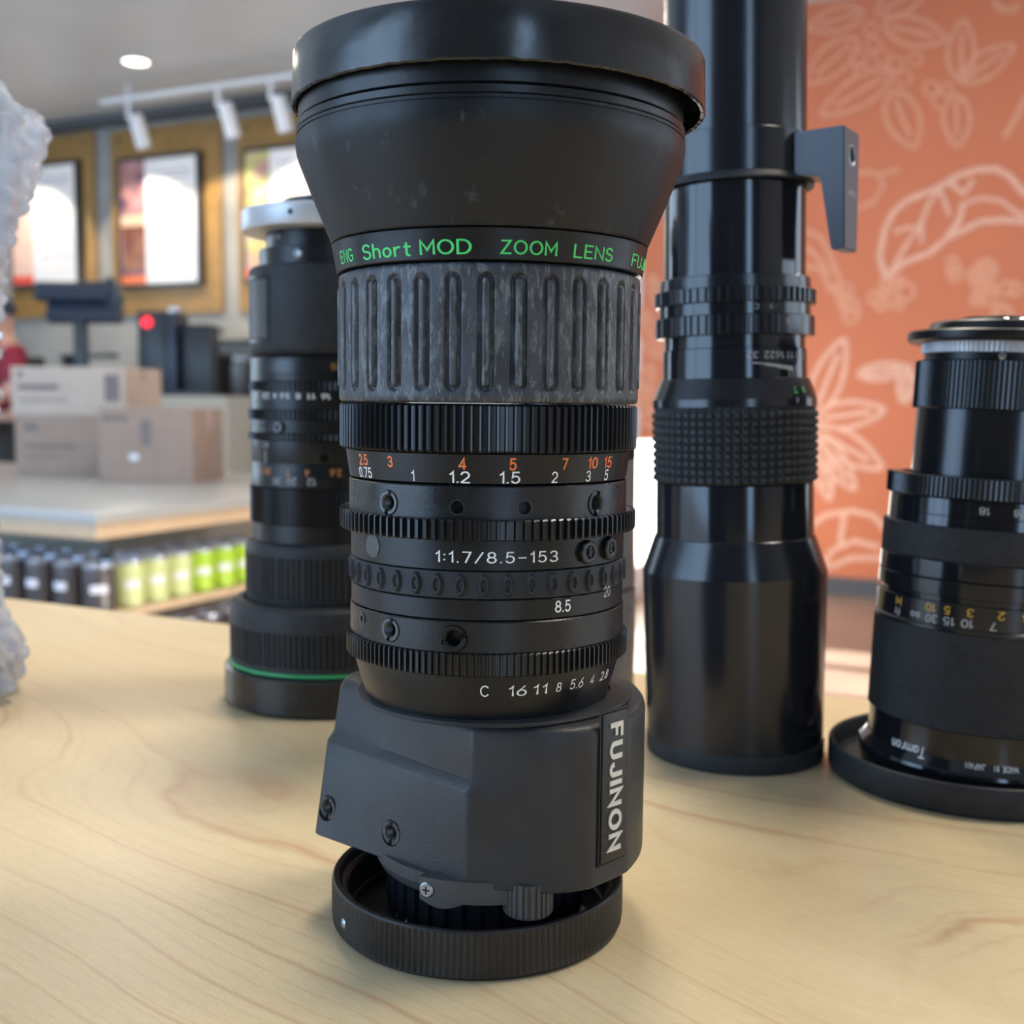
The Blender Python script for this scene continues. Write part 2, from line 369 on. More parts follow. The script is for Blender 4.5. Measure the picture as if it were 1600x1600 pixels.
def glyphs(s, thick=.12, spacing=1.0, box=False):
    """stroke lettering: vertices (x, y, ridge 0..1), faces, width, height of the string, centred"""
    V, F, x0 = [], [], 0.0
    h = thick / 2; nst = 0
    for ch in s:
        wch, lines = GL[ch]
        for ln in lines:
            P = [Vector((p[0] + x0, p[1])) for p in ln]
            P = [p for i, p in enumerate(P) if i == 0 or (p - P[i - 1]).length > 1e-4]
            shut = (P[0] - P[-1]).length < 1e-3
            n = len(P); b = len(V); lift = 1 + .04 * (nst % 5); nst += 1
            for i, p in enumerate(P):
                ta = (P[i] - P[i - 1]).normalized() if i else ((P[0] - P[-2]).normalized() if shut else (P[1] - P[0]).normalized())
                tb = (P[i + 1] - P[i]).normalized() if i < n - 1 else ((P[1] - P[0]).normalized() if shut else ta)
                t = (ta + tb)
                t = t.normalized() if t.length > .2 else ta
                q = Vector((-t.y, t.x)); k = 1 / max(.42, abs(q.dot(Vector((-ta.y, ta.x)))))
                c = p.copy()
                if not shut and i == 0: c = p - ta * h * .6
                if not shut and i == n - 1: c = p + ta * h * .6
                V.append((*(c + q * h * k), 0)); 
                if box: V.append((*(c + q * h * k), lift)); V.append((*(c - q * h * k), lift))
                else: V.append((*c, lift))
                V.append((*(c - q * h * k), 0))
            m = 4 if box else 3
            for i in range(n - 1):
                for j in range(m - 1): F.append((b + i * m + j, b + i * m + j + 1, b + (i + 1) * m + j + 1, b + (i + 1) * m + j))
            if box: F += [(b, b + 1, b + 2, b + 3), (b + (n - 1) * 4, b + (n - 1) * 4 + 1, b + (n - 1) * 4 + 2, b + (n - 1) * 4 + 3)]
        x0 += wch + .26 * spacing
    wd = x0 - .26 * spacing
    return [(x - wd / 2, y - .5, r) for x, y, r in V], F, wd + thick, 1 + thick
def wrap(V, F, s, th, z, rf, h, wd=None, flip=False, bold=.0, spacing=1.0, off=.02):
    """append text s wrapped round the barrel: centre angle th (deg), height z (mm), rf(z) radius, letter height h, width wd"""
    gv, gf, gw, gh = glyphs(s, .125 + bold, spacing); k = h / gh; kx = (wd / gw) if wd else k
    b = len(V)
    for x, y, rd in gv:
        if flip: x, y = -x, -y
        zz = z + y * k; r = rf(zz) + off + .07 * rd; a = radians(th) + x * kx / rf(z)
        V.append((r * sin(a) * mm, -r * cos(a) * mm, zz * mm))
    F += [tuple(i + b for i in f) for f in gf]
def lettering(name, parent, items, rf, m, **kw):
    V, F = [], []
    for it in items:
        k = dict(kw); k.update(it[-1] if isinstance(it[-1], dict) else {})
        s, th, z, h, wd = it[:5]
        wrap(V, F, s, th, z, rf, h, wd, **k)
    me = bpy.data.meshes.new(name); me.from_pydata(V, [], F)
    return link(name, me, m, parent)
def strokes(lines, width, closed=False):
    """flat ribbons in a 2D plane: returns V2,F for polylines"""
    V, F = [], []
    for pts in lines:
        P = [Vector(p) for p in pts]; n = len(P); b = len(V)
        for i, p in enumerate(P):
            t = (P[min(i + 1, n - 1)] - P[max(i - 1, 0)]); t.normalize(); q = Vector((-t.y, t.x)) * width / 2
            V += [tuple(p + q), tuple(p - q)]
        F += [(b + 2 * i, b + 2 * i + 1, b + 2 * i + 3, b + 2 * i + 2) for i in range(n - 1)]
    return V, F
def room(X, Y):
    a = radians(YAW); return (X * cos(a) - Y * sin(a), X * sin(a) + Y * cos(a))
def ray(px, py):
    r = radians(ROLL); a, b = px - 800, py - 800; u, v = cos(r) * a + sin(r) * b, -sin(r) * a + cos(r) * b
    p = radians(PITCH); xc, yc = u / 1800, -v / 1800
    X, Y, Z = xc, cos(p) + yc * sin(p), -sin(p) + yc * cos(p); x, y = room(X, Y); return Vector((x, y, Z))
def on_y(px, py, y): d = ray(px, py) * (y / ray(px, py).y); return (d.x, d.z + EYE)

# ------------------------------------------------------------------ the room
def struct(o): return tag(o, kind='structure')
XL, XR, YF, YB, H = -9.0, 3.6, -2.3, 7.0, 3.257
struct(boxm('floor', XL, XR, YF, YB + .2, -.1, 0, M['floor']))
struct(boxm('ceiling', XL, XR, YF, YB + .2, H, H + .15, M['ceiling']))
struct(boxm('wall_back', XL, -4.80, YB, YB + .2, 0, H, M['concrete']))
struct(boxm('wall_white', -4.80, -2.37, 6.6, YB + .2, 0, H, M['wallwhite']))
OW = struct(boxm('wall_orange', -2.37, XR, 6.6, YB + .2, 0, H, M['orangewall']))
struct(boxm('baseboard_orange', -2.37, XR, 6.58, 6.6, 0, .10, M['basebd']))
struct(boxm('trim_1', XL, -4.80, 6.86, YB, 3.19, H, M['basebd']))
# front wall with two glazed openings (the daylight behind the camera)
def wall_with_openings(name, axis, pos, t, lo, hi, openings, m):
    """openings: (a0,a1,z0,z1) along the wall"""
    V, F = [], []
    def add(a0, a1, z0, z1):
        if a1 - a0 < 1e-4 or z1 - z0 < 1e-4: return
        v, f = (box_v(a0, a1, pos, pos + t, z0, z1) if axis == 'x' else box_v(pos, pos + t, a0, a1, z0, z1))
        b = len(V); V.extend(v); F.extend([tuple(i + b for i in q) for q in f])
    a = lo
    for (a0, a1, z0, z1) in sorted(openings):
        add(a, a0, 0, H); add(a0, a1, 0, z0); add(a0, a1, z1, H); a = a1
    add(a, hi, 0, H)
    me = bpy.data.meshes.new(name); me.from_pydata(V, [], F); return struct(link(name, me, m))
wall_with_openings('wall_front', 'x', YF - .1, .1, XL, XR, [(-6.7, -1.1, .55, 2.95), (1.5, 2.4, .55, 2.95)], mat('darkened_unseen_wall', (.09, .09, .09), .7))  # unseen wall, colour darkened to cut light bounced onto the lens fronts
wall_with_openings('wall_left', 'y', XL - .1, .1, YF, YB + .2, [(-.05, 4.45, .65, 2.85)], M['concrete'])
wall_with_openings('wall_right', 'y', XR, .1, YF, YB + .2,
                   [(.9, 3.1, .8, 2.1), (4.27, 4.68, .2, 2.75), (4.78, 5.05, .2, 2.75), (5.3, 6.3, 2.28, 3.0)], M['wallwhite'])
for n_, (a0, a1, z0, z1) in enumerate(((-6.7, -1.1, .55, 2.95), (1.5, 2.4, .55, 2.95))):
    V, F = [], []
    k = max(1, round((a1 - a0) / 1.87))
    bars = [(a0 + (a1 - a0) * i / k - .03, a0 + (a1 - a0) * i / k + .03, z0, z1) for i in range(k + 1)] + [(a0, a1, z0 - .03, z0 + .03), (a0, a1, z1 - .03, z1 + .03)]
    for q in bars:
        v, f = box_v(q[0], q[1], YF + .16, YF + .2, q[2], q[3]); b = len(V); V += v; F += [tuple(i + b for i in w_) for w_ in f]
    me = bpy.data.meshes.new('window'); me.from_pydata(V, [], F); struct(link('window_%d' % (n_ + 1), me, M['basebd']))

# mural of leaves and coffee cherries painted on the orange wall
def wp(px, py): return on_y(px, py, 6.6)
def mural(name, lines, width, m):
    V2, F = strokes([[wp(*p) for p in ln] for ln in lines], width)
    mural.n += 1
    lay = []
    for k, ln in enumerate(lines): lay += [6.5975 - .0001 * k - .001 * (mural.n % 2)] * (2 * len(ln))
    me = bpy.data.meshes.new(name); me.from_pydata([(x, y, z) for (x, z), y in zip(V2, lay)], [], F)
    return link(name, me, m, OW)
mural.n = 0
def leaf(b, t, wdt, rib=True, veins=0):
    bx, by = b; tx, ty = t; L = hypot(tx - bx, ty - by); ux, uy = (tx - bx) / L, (ty - by) / L; nx, ny = -uy, ux
    out = []
    for s in (-1, 1):
        out.append([(bx + ux * L * k / 12 + nx * s * wdt / 2 * sin(pi * (k / 12) ** .85) ** .8, by + uy * L * k / 12 + ny * s * wdt / 2 * sin(pi * (k / 12) ** .85) ** .8) for k in range(13)])
    if rib: out.append([(bx + ux * L * q, by + uy * L * q) for q in (.12, .45, .8)])
    return out
def circ(x, y, r): return [[(x + r * cos(a), y + r * sin(a)) for a in np.linspace(0, 2 * pi, 15)]]
mural('leaf_cluster_drawing', leaf((1380, 38), (1480, 62), 44) + leaf((1394, 112), (1282, 180), 44) + leaf((1394, 142), (1430, 232), 52)
      + leaf((1500, 128), (1505, 30), 42) + leaf((1502, 128), (1585, 70), 38) + leaf((1494, 148), (1496, 230), 42)
      + leaf((1340, 60), (1258, 132), 44) + leaf((1350, 18), (1262, 45), 36) + leaf((1370, 20), (1450, -20), 40), .026, M['mural'])
mural('coffee_cherry_drawing', sum([circ(x, y, r) for x, y, r in ((1342, 92, 12), (1365, 70, 11), (1378, 88, 12), (1400, 100, 11), (1412, 122, 12), (1345, 108, 10),
      (1430, 92, 10), (1455, 138, 11), (1470, 158, 12), (1480, 140, 9), (1360, 45, 10))], []), .018, M['mural'])
def zz(pts): return [(1240 + x * .3125, y * .3125) for x, y in pts]
mural('large_leaf_drawing', [zz([(460, 1390), (430, 1280), (455, 1150), (500, 1060), (570, 1000), (700, 950), (820, 880), (920, 850), (1010, 845), (1080, 880), (1120, 930), (1170, 980)]),
      zz([(460, 1390), (560, 1310), (680, 1265), (770, 1190), (850, 1150), (930, 1110), (1040, 1100), (1180, 1110)]),
      zz([(780, 910), (850, 970), (900, 900)]), zz([(850, 1010), (830, 1100), (770, 1180)])], .034, M['mural2'])
mural('leaf_rib_drawing', [zz([(470, 1380), (560, 1230), (640, 1110), (680, 1010), (740, 940)]), zz([(860, 1015), (940, 990), (1040, 1005), (1110, 1060), (1180, 1090)]),
      zz([(640, 1110), (640, 1220)]), zz([(740, 960), (780, 1080)]), zz([(500, 1160), (600, 1130)])], .024, M['mural2'])
mural('cup_drawing', [zz([(300, 870), (380, 860), (430, 875), (450, 930), (400, 1010), (300, 1050)]), zz([(430, 875), (530, 845)])], .03, M['mural'])
mural('stem_drawing', [zz([(1160, 480), (1120, 580), (1050, 690)]), zz([(1000, 0), (1040, 50), (1100, 50), (1130, 20)])], .034, M['mural'])
mural('plume_drawing', [zz([(60, 1150), (140, 1190), (180, 1270), (230, 1400), (190, 1470)]), zz([(60, 1230), (130, 1300), (180, 1380)]), zz([(60, 1330), (140, 1350), (190, 1460)])], .035, M['mural'])
cl = []
for cx_, cy_, n_ in ((1410, 460, 9), (1520, 430, 14), (1560, 470, 8), (1340, 475, 6)):
    for i in range(n_): cl += circ(cx_ + random.uniform(-36, 36), cy_ + random.uniform(-22, 22), random.uniform(7, 13))
mural('blossom_drawing', cl, .026, M['mural'])
mural('flower_drawing', leaf((1270, 650), (1320, 528), 44) + leaf((1272, 655), (1384, 640), 40) + leaf((1272, 670), (1380, 732), 44) + leaf((1275, 680), (1336, 766), 34)
      + leaf((1270, 680), (1297, 782), 30) + leaf((1340, 585), (1425, 575), 24) + leaf((1420, 580), (1412, 630), 24) + leaf((1252, 640), (1215, 560), 40), .03, M['mural2'])
mural('bowl_drawing', [[(1262, 825), (1290, 805), (1330, 798), (1365, 806), (1385, 830)], [(1285, 885), (1300, 860), (1335, 845), (1375, 855)], [(1288, 890), (1330, 872), (1380, 872)],
      [(1320, 800), (1312, 850)]], .034, M['mural2'])
mural('small_leaf_drawing', leaf((1030, 560), (1000, 480), 30) + leaf((1035, 640), (990, 600), 26) + leaf((1020, 570), (985, 640), 26) + leaf((1050, 500), (1018, 430), 26) + circ(1012, 655, 10) + circ(1030, 672, 9), .03, M['mural'])

# ------------------------------------------------------------------ maple table the lenses stand on
tb = empty('table', (0, 0, 0)); tag(tb, 'pale maple table with wavy grain carrying all the camera lenses', 'table')
boxm('table_top', -1.3, 1.5, -.35, .552, TOP - .032, TOP, M['maple'], tb, .0015)
boxm('apron', -1.2, 1.4, -.27, .47, TOP - .12, TOP - .032, M['maple_edge'], tb)
for x in (-1.2, 1.34):
    for y in (-.27, .41): boxm('leg', x, x + .06, y, y + .06, 0, TOP - .12, M['maple_edge'], tb)

RZ = radians(YAW)
def lens_root(name, X, Y, leanx=0, dz=0):
    x, y = room(X, Y)
    return empty(name, (x, y, TOP + dz), RZ, Matrix.Rotation(radians(leanx), 4, 'Y') if leanx else None)

# ------------------------------------------------------------------ 1. main broadcast zoom lens
A = lens_root('zoom_lens', -.0063, .300)
tag(A, 'large worn black zoom lens with green lettering and grey rubber grip, standing frontmost', 'camera lens', 'camera lenses on the table')
# front cap (upside down at the top): rim with slightly ragged lower lip
def cap_tw(r, z, a):
    if z < 209.5: z += .09 * sin(a * 37) * sin(a * 11 + 1) + .07 * sin(a * 83 + 2)
    return r, z
V, F = rev([(0.01, 221.6), (50.2, 221.6), (51.0, 221.3), (51.3, 220.5), (51.5, 214), (51.7, 208.9), (51.3, 208.5), (50.5, 208.8), (50.3, 213), (50.0, 218), (0.01, 218.6)], 256, cap_tw, False)
fc = link('front_cap', mesh('front_cap', V, F, 22), M['capplastic'], A, (.0006, 0, 0), (0, radians(.35), 0))
fc['label'] = 'glossy black push-on lens cap with scuffed lip'
V, F = [], []
for i in range(16):                         # loose plastic burrs on the torn lip
    a = radians(random.uniform(-75, 75)); r = 51.6
    for k in range(1):
        b = len(V); L = random.uniform(.3, 1.1)
        da = random.uniform(.004, .012)
        V += [(r * sin(a) * mm, -r * cos(a) * mm, .2089), (r * sin(a + da) * mm, -r * cos(a + da) * mm, .2089), ((r + .25) * sin(a + da / 2 + .01) * mm, -(r + .25) * cos(a + da / 2 + .01) * mm, (208.9 - L) * mm), ((r - .3) * sin(a + da / 2) * mm, -(r - .3) * cos(a + da / 2) * mm, .2090)]
        F += [(b, b + 1, b + 2), (b + 1, b + 3, b + 2), (b + 3, b, b + 2), (b, b + 3, b + 1)]
link('burrs', mesh('burrs', V, F), mat('torn_plastic', (.10, .10, .09), .5), fc)
ring('filter_ring', A, [(48.2, 215), (48.2, 204.9)], M['anod'], 192, 6)
ring('filter_ring', A, [(48.7, 204.5), (48.7, 202.6)], M['anod'], 192, 6, .2)
V, F = rev([(44, 202.5), (48.5, 202.5), (48.8, 202.3), (48.8, 201.6), (48.55, 201.5), (48.55, 201.2), (48.85, 201.1), (48.9, 199.6), (48.6, 197.6), (47.9, 195.4), (44.2, 186), (40.25, 176.6), (39.9, 176.2), (36, 176.2)], 192)
hood = link('hood', mesh('hood', V, F, 14), M['mattehood'], A); hood['label'] = 'flared matte black hood with chips and scratches'
trf = lambda z: 38.9 + (z - 168.9) * .17
tr = ring('name_ring', A, [(trf(175.9), 175.9), (trf(174.6), 174.7), (trf(168.9), 168.9)], M['anod'], 192, 4, .25)
zc = 171.6
lettering('green_lettering', tr, [('ENG', -60, zc, 3.1, 7.8), ('Short', -36.9, zc, 3.5, 15.4), ('MOD', -13.7, zc, 3.3, 12.3), ('ZOOM', 14.2, zc, 3.1, 13.3),
          ('LENS', 39.0, zc, 3.1, 12.3), ('FUJINON', 80, zc, 3.0, 26)], trf, M['greenink'], bold=.02)
def th1(px, a=236, c=754.5): return math.degrees(asin(max(-.99, min(.99, (px - c) / a)))) - 1.2
# ribbed rubber grip: 32 slots each holding a bead
def rub_tw(r, z, a):
    if r < 36: return r, z
    ph = ((a / (2 * pi) * 32 + .5) % 1.0 - .5) * (2 * pi / 32) * 38.3      # mm from slot centre
    zz = min(z - 139.6, 166.2 - z)                                         # mm inside slot ends
    d = hypot(ph, max(0, 1.9 - zz)) if zz < 1.9 else abs(ph)
    s = 0
    if d < 2.05: s = -1.0 * min(1, (2.05 - d) / .45)
    if d < 1.15: s += 1.35 * min(1, (1.15 - d) / .55)
    return r + s, z
P = [(33, 168.6), (37.2, 168.6), (38.3, 168.0)] + [(38.4, z) for z in np.concatenate([np.linspace(167.2, 163.4, 13), np.linspace(162, 144, 8), np.linspace(142.6, 138.4, 14)])] + [(38.2, 137.4), (37.6, 137.0), (33, 137.0)]
V, F = rev(P, 32 * 30, rub_tw)
rg = link('rubber_grip', mesh('rubber_grip', V, F, 60), M['rubber'], A); rg['label'] = 'dusty grey rubber focus grip with long vertical slots'
gear('focus_gear', A, 38.3, 136.7, 125.5, 120, 1.0, M['gear'], 8, .42, 5, .5)
nrf = lambda z: 35.75 + (z - 118.3) * .135
nr = ring('distance_scale', A, [(nrf(125.3), 125.3), (nrf(118.35), 118.35)], M['anod'], 160, 4, .15)
lettering('orange_figures', nr, [('2.5', th1(563), 123.0, 2.75, 4.5), ('3', th1(612), 123.0, 2.75, None), ('4', th1(726), 123.0, 2.9, None), ('5', th1(801), 123.0, 2.9, None), ('7', th1(879), 123.0, 2.8, None),
          ('10', th1(923), 123.0, 2.8, 3.6), ('15', th1(948), 123.0, 2.8, 3.6)], nrf, M['orangeink'], bold=0.048)
lettering('white_figures', nr, [('0.75', th1(564), 119.9, 2.6, 6.4), ('1', th1(648), 119.9, 2.6, None), ('1.2', th1(721), 119.9, 2.8, 5), ('1.5', th1(797), 119.9, 2.8, 5), ('2', th1(865), 119.9, 2.7, None),
          ('3', th1(918), 119.9, 2.7, None), ('5', th1(948), 119.9, 2.7, None)], nrf, M['white'], bold=0.016)
sb = ring('focus_band', A, [(35.9, 117.9), (35.9, 109.2)], M['anod_worn'], 160, 6, .3)
cut(sb, [hole_cut(th1(607), 35.9, 113.2, 3.1, 3.4), hole_cut(th1(717), 35.9, 112.9, 1.85, 3.4), hole_cut(th1(820), 35.9, 112.9, 1.85, 3.4), hole_cut(th1(932), 35.9, 113.2, 3.1, 3.4)])
insert('threaded_insert', sb, th1(607), 35.9, 113.2, 2.95, 1.9, slot=.3); insert('threaded_insert', sb, th1(932), 35.9, 113.2, 2.95, 1.9, m=M['anod'], slot=.3)
for q in (th1(717), th1(820)):
    V, F = rev([(1.8, -3), (1.8, .12), (1.62, .12), (1.55, -.2), (1.55, -3)], 32); V, F = xf(radial(q, 35.85, 112.9), (V, F)); link('screw_hole_rim', mesh('r', V, F), M['steeldark'], sb)
gear('zoom_gear', A, 38.4, 110.2, 105.3, 112, 1.15, M['gear'], 8, .5, 5, .35)
fb = ring('focal_band', A, [(35.45, 105.4), (35.45, 98.1)], M['anod'], 160, 5, .2)
lettering('white_figures', fb, [('1:1.7/8.5-153', th1(780.5), 101.3, 2.7, 29.8, dict(spacing=1.25))], lambda z: 35.45, M['white'], bold=.0)
V, F = xf(radial(th1(575), 35.3, 102.2), rev([(2.9, -.5), (2.9, .22), (2.7, .3), (.01, .3)], 32, None, False)); o = link('round_plug', mesh('p', V, F), M['greydisc'], fb); o['label'] = 'grey round plug'
for q, zq in ((th1(919), 101.7), (th1(955), 101.9)):
    Mx = radial(q, 35.4, zq)
    V, F = xf(Mx, rev([(2.9, -.6), (2.9, 1.1), (2.6, 1.4), (1.7, 1.4), (1.5, 1.1), (1.5, -.4)], 8))
    link('hex_boss', mesh('h', V, F), M['gear'], fb)
    insert('threaded_insert', fb, 0, 0, 0, 1.6, 1.0, .8, 1.0, M['steeldark'], Mx)
# bump ring : 40 pads each with a recess
def bump_tw(r, z, a):
    if r < 34: return r, z
    ph = abs(((a / (2 * pi) * 40 + .5) % 1.0 - .5) * (2 * pi / 40) * 35.5); zq = abs(z - 94.7)
    d = max(ph / 1.35, zq / 2.75, (ph / 1.35 + zq / 2.75) / 1.35)
    s = 0
    if d < 1: s = .8 * min(1, (1 - d) / .2)
    if d < .56: s -= .55 * min(1, (.56 - d) / .16)
    return r + s, z
P = [(31, 97.9), (35.2, 97.9), (35.4, 97.75)] + [(35.4, z) for z in np.linspace(97.6, 91.8, 30)] + [(35.4, 91.7), (35.2, 91.5), (31, 91.5)]
V, F = rev(P, 40 * 28, bump_tw); link('zoom_grip', mesh('zoom_grip', V, F, 28), M['rubber_dark'], A)['label'] = 'rubber zoom ring with small raised pads'
zb = ring('zoom_scale', A, [(35.4, 91.3), (35.4, 86.4)], M['anod'], 160, 5, .2)
lettering('white_figures', zb, [('8.5', th1(883), 89.2, 2.9, 4.5)], lambda z: 35.4, M['white'], bold=0.032)
lettering('grey_figures', zb, [('20', th1(957), 91.0, 2.6, 3.4)], lambda z: 35.4, M['dimwhite'])
ib = ring('iris_band', A, [(35.65, 86.15), (35.65, 78.5)], M['anod_worn'], 160, 6, .3)
cut(ib, [hole_cut(th1(609), 35.65, 82.6, 3.0, 3.4), hole_cut(th1(713), 35.65, 82.1, 3.25, 3.4)])
insert('threaded_insert', ib, th1(609), 35.65, 82.6, 2.85, 1.8, slot=.2); insert('threaded_insert', ib, th1(713), 35.65, 82.1, 3.1, 2.1, 3, .6, M['anod'], slot=1.2)
V, F = xf(radial(th1(556), 35.6, 83.6), rev([(1.5, -.3), (1.5, .25), (.9, .3), (.8, -.2), (.01, -.2)], 6, None, False)); link('set_screw', mesh('s', V, F), M['steeldark'], ib)
gear('iris_gear', A, 36.8, 78.6, 73.2, 136, .8, M['gear'], 8, .5, 5, .3)
irf = lambda z: np.interp(z, [60, 66.5, 70, 72.9], [31.5, 33.2, 34.2, 34.6])
ir = ring('iris_scale', A, [(34.6, 73.1), (34.5, 72.2), (34.2, 70), (33.2, 66.5), (32.2, 63.4), (31.5, 60)], M['anod'], 160, 4, .15)
lettering('white_figures', ir, [('C', .5, 69.4, 2.9, None), ('16', 13.8, 69.3, 2.7, 4.6), ('11', 23.4, 69.3, 2.6, 4.0), ('8', 32, 69.3, 2.5, None), ('5.6', 41.5, 69.4, 2.6, 4.6), ('4', 51.3, 69.4, 2.4, None), ('2.8', 61.5, 69.4, 2.5, 4.6)],
          irf, M['white'], bold=.0)

# motor housing
def chaikin(P, n=2):
    for _ in range(n):
        Q = []
        for i in range(len(P)):
            a, b = P[i], P[(i + 1) % len(P)]
            Q += [(a[0] * .75 + b[0] * .25, a[1] * .75 + b[1] * .25), (a[0] * .25 + b[0] * .75, a[1] * .25 + b[1] * .75)]
        P = Q
    return P
def outline(k, inset=0, off=0):
    """k=0 bottom, 1 top; returns housing plan outline in mm"""
    lc = (-44.8 + 4.2 * k, 3.8 + 11.0 * k)                   # left corner
    fcn = (-3.2 + .4 * k, -30.0)
    n = Vector((-(fcn[1] - lc[1]), fcn[0] - lc[0])); n.normalize(); n = -n          # outward of left face
    if n.x > 0: n = -n
    L0 = (lc[0] + n.x * off, lc[1] + n.y * off); F0 = (fcn[0] + n.x * off * .9, fcn[1] + n.y * off * .9)
    d = Vector((F0[0] - L0[0], F0[1] - L0[1])); d.normalize()
    P = [(L0[0] - .4, L0[1] + 2.2), L0, (L0[0] + d.x * 1.6, L0[1] + d.y * 1.6), (L0[0] + d.x * 20, L0[1] + d.y * 20), (F0[0] - d.x * 1.8, F0[1] - d.y * 1.8), F0, (F0[0] + 1.6, F0[1] - .5),
         (7, -33.0), (14, -34.2), (20, -33.9), (26, -31.4), (27.5, -30.1), (35.2, -22.2), (36.6, -20.4), (40.8, -10), (42.8, 3), (41, 18), (33, 30), (15, 38), (-12, 38), (-34, 30), (lc[0] + 1, lc[1] + 10)]
    P = chaikin(P, 2)
    if inset:
        Q = []
        for i in range(len(P)):
            a, b = P[i - 1], P[(i + 1) % len(P)]; t = Vector((b[0] - a[0], b[1] - a[1])); t.normalize()
            Q.append((P[i][0] - t.y * inset, P[i][1] + t.x * inset))
        P = Q
    return P
levels = [(.0, 20.2, 6, 1.9), (.0, 20.0, .5, 1.9), (.0, 20.5, 0, 1.9), (.3, 32, 0, 1.9), (.58, 43.6, 0, 1.9), (.60, 44.3, 0, 1.75), (.63, 46.4, 0, 0), (.8, 52, 0, 0), (.95, 57.6, 0, 0), (.98, 59.0, .35, 0), (1, 59.9, 1.1, 0), (1, 60.4, 2.4, 0), (1, 60.9, 8, 0)]
V, F = [], []
n0 = None
for (k, z, ins, low) in levels:
    O = outline(k, ins, low); n0 = len(O); V += [(x * mm, y * mm, z * mm) for x, y in O]
for i in range(len(levels) - 1):
    for j in range(n0): F.append((i * n0 + j, i * n0 + (j + 1) % n0, (i + 1) * n0 + (j + 1) % n0, (i + 1) * n0 + j))
F.append(tuple(range(n0))); F.append(tuple(range((len(levels) - 1) * n0, len(levels) * n0)))
hs = link('motor_housing', mesh('motor_housing', V, F, 24), M['housing'], A); hs['label'] = 'angular grey textured motor housing'
# left lower panel frame for the two threaded holes
def panel_m(s, z):                       # s from left corner along the left face (mm)
    k = (z - 20) / 40; lc = Vector((-44.8 + 4.2 * k, 3.8 + 11.0 * k)); f_ = Vector((-3.2 + .4 * k, -30.0)); d = (f_ - lc).normalized(); n = Vector((d.y, -d.x)) if d.y < 0 else Vector((-d.y, d.x))
    if n.x > 0: n = -n
    p = lc + d * s + n * 1.85
    N = Vector((n.x, n.y, 0)); up = Vector((0, 0, 1)); N.normalize(); X = up.cross(N)
    return Matrix.Translation(Vector((p.x, p.y, z)) * mm) @ Matrix((X, up, N)).transposed().to_4x4()
for s, z in ((3.4, 27.6), (28.5, 27.2)):
    Mx = panel_m(s, z)
    cut(hs, [xf(Mx, cyl(3.35, -3.4, 2, 36))])
    insert('threaded_insert', hs, 0, 0, 0, 3.2, 2.0, 3.2, .12, M['steeldark'], Mx, slot=.1)
V, F = rev([(31, 60.6), (36.2, 60.6), (36.5, 61.0), (36.1, 61.6), (35.3, 61.8), (31, 62.0)], 128)
o = link('mount_plate', mesh('mount_plate', [(x + .002, y + .002, z) for x, y, z in V], F, 30), M['housing'], hs)
# name badge
bc = Vector((31.6, -26.4)); bd = Vector((35.2 - 27.5, -22.2 + 30.1)).normalized(); bn = Vector((bd.y, -bd.x))
BM = Matrix.Translation(Vector((bc.x + bn.x * .05, bc.y + bn.y * .05, 44.2)) * mm) @ Matrix(((bd.x, bd.y, 0), (0, 0, 1), (bn.x, bn.y, 0))).transposed().to_4x4()
me = boxm('name_badge', -4.6 * mm, 4.6 * mm, -18.6 * mm, 18.6 * mm, -.4 * mm, .45 * mm, M['badge'], hs, .0003); me.matrix_local = BM
me['label'] = 'recessed black badge with raised silver lettering'
gv, gf, gw, gh = glyphs('FUJINON', .235, 1.45, True)
V = [(x / gw * 32.2, y / gh * 4.9, rd * .32) for x, y, rd in gv]; F = gf
V = [(y * mm + .0002, -x * mm, .00046 + z * mm) for x, y, z in V]
me = bpy.data.meshes.new('badge_lettering'); me.from_pydata(V, [], F)
o = link('badge_lettering', me, M['badgetext'], hs); o.matrix_local = BM
V = []; F = []
for q in ((-5.2, 5.2, -19.2, -18.9), (-5.2, 5.2, 18.9, 19.2), (-5.2, -4.9, -19.2, 19.2), (4.9, 5.2, -19.2, 19.2)):
    v, f = box_v(q[0] * mm, q[1] * mm, q[2] * mm, q[3] * mm, -.3 * mm, .12 * mm); b = len(V); V += v; F += [tuple(i + b for i in w_) for w_ in f]
me = bpy.data.meshes.new('badge_border'); me.from_pydata(V, [], F); link('badge_border', me, M['badge'], hs).matrix_local = BM
# under the housing: mount collar, ribbed mount, bracket and knurled knob
ring('mount_collar', A, [(29.4, 21.5), (29.2, 18.4), (28.2, 16.4), (27.2, 15.2)], M['housing2'], 128, 4, .2)
def rib_tw(r, z, a):
    if r < 24 or z < 5 or z > 14.9: return r, z
    return r - .9 * (1 if (a / (2 * pi) * 36) % 1.0 < .3 else 0), z
V, F = rev([(20, 16), (26.4, 16), (26.4, 14.8), (26.4, 6), (26.4, 5.6), (26.4, 4.6), (24, 2.6), (20, 2.6)], 36 * 10, rib_tw); link('lens_mount', mesh('lens_mount', V, F, 25), M['satin'], A)
V, F = [], []
N = 24
for i in range(N + 1):                    # curved bracket plate hugging the collar
    a = radians(-28 + 60 * i / N); r1, r2 = 29.0, 32.6; zb = 14.6 if i < 4 else 15.6
    zb = 16.4 - 1.6 * sin(pi * min(1, i / 8)) if i < 8 else 16.4
    for r in (r1, r2):
        for z in (zb, 22): V.append((r * sin(a) * mm, -r * cos(a) * mm, z * mm))
for i in range(N):
    b = i * 4
    for q in ((0, 1, 5, 4), (2, 6, 7, 3), (0, 4, 6, 2), (1, 3, 7, 5)): F.append(tuple(b + k for k in q))
F += [(0, 2, 3, 1), (N * 4, N * 4 + 1, N * 4 + 3, N * 4 + 2)]
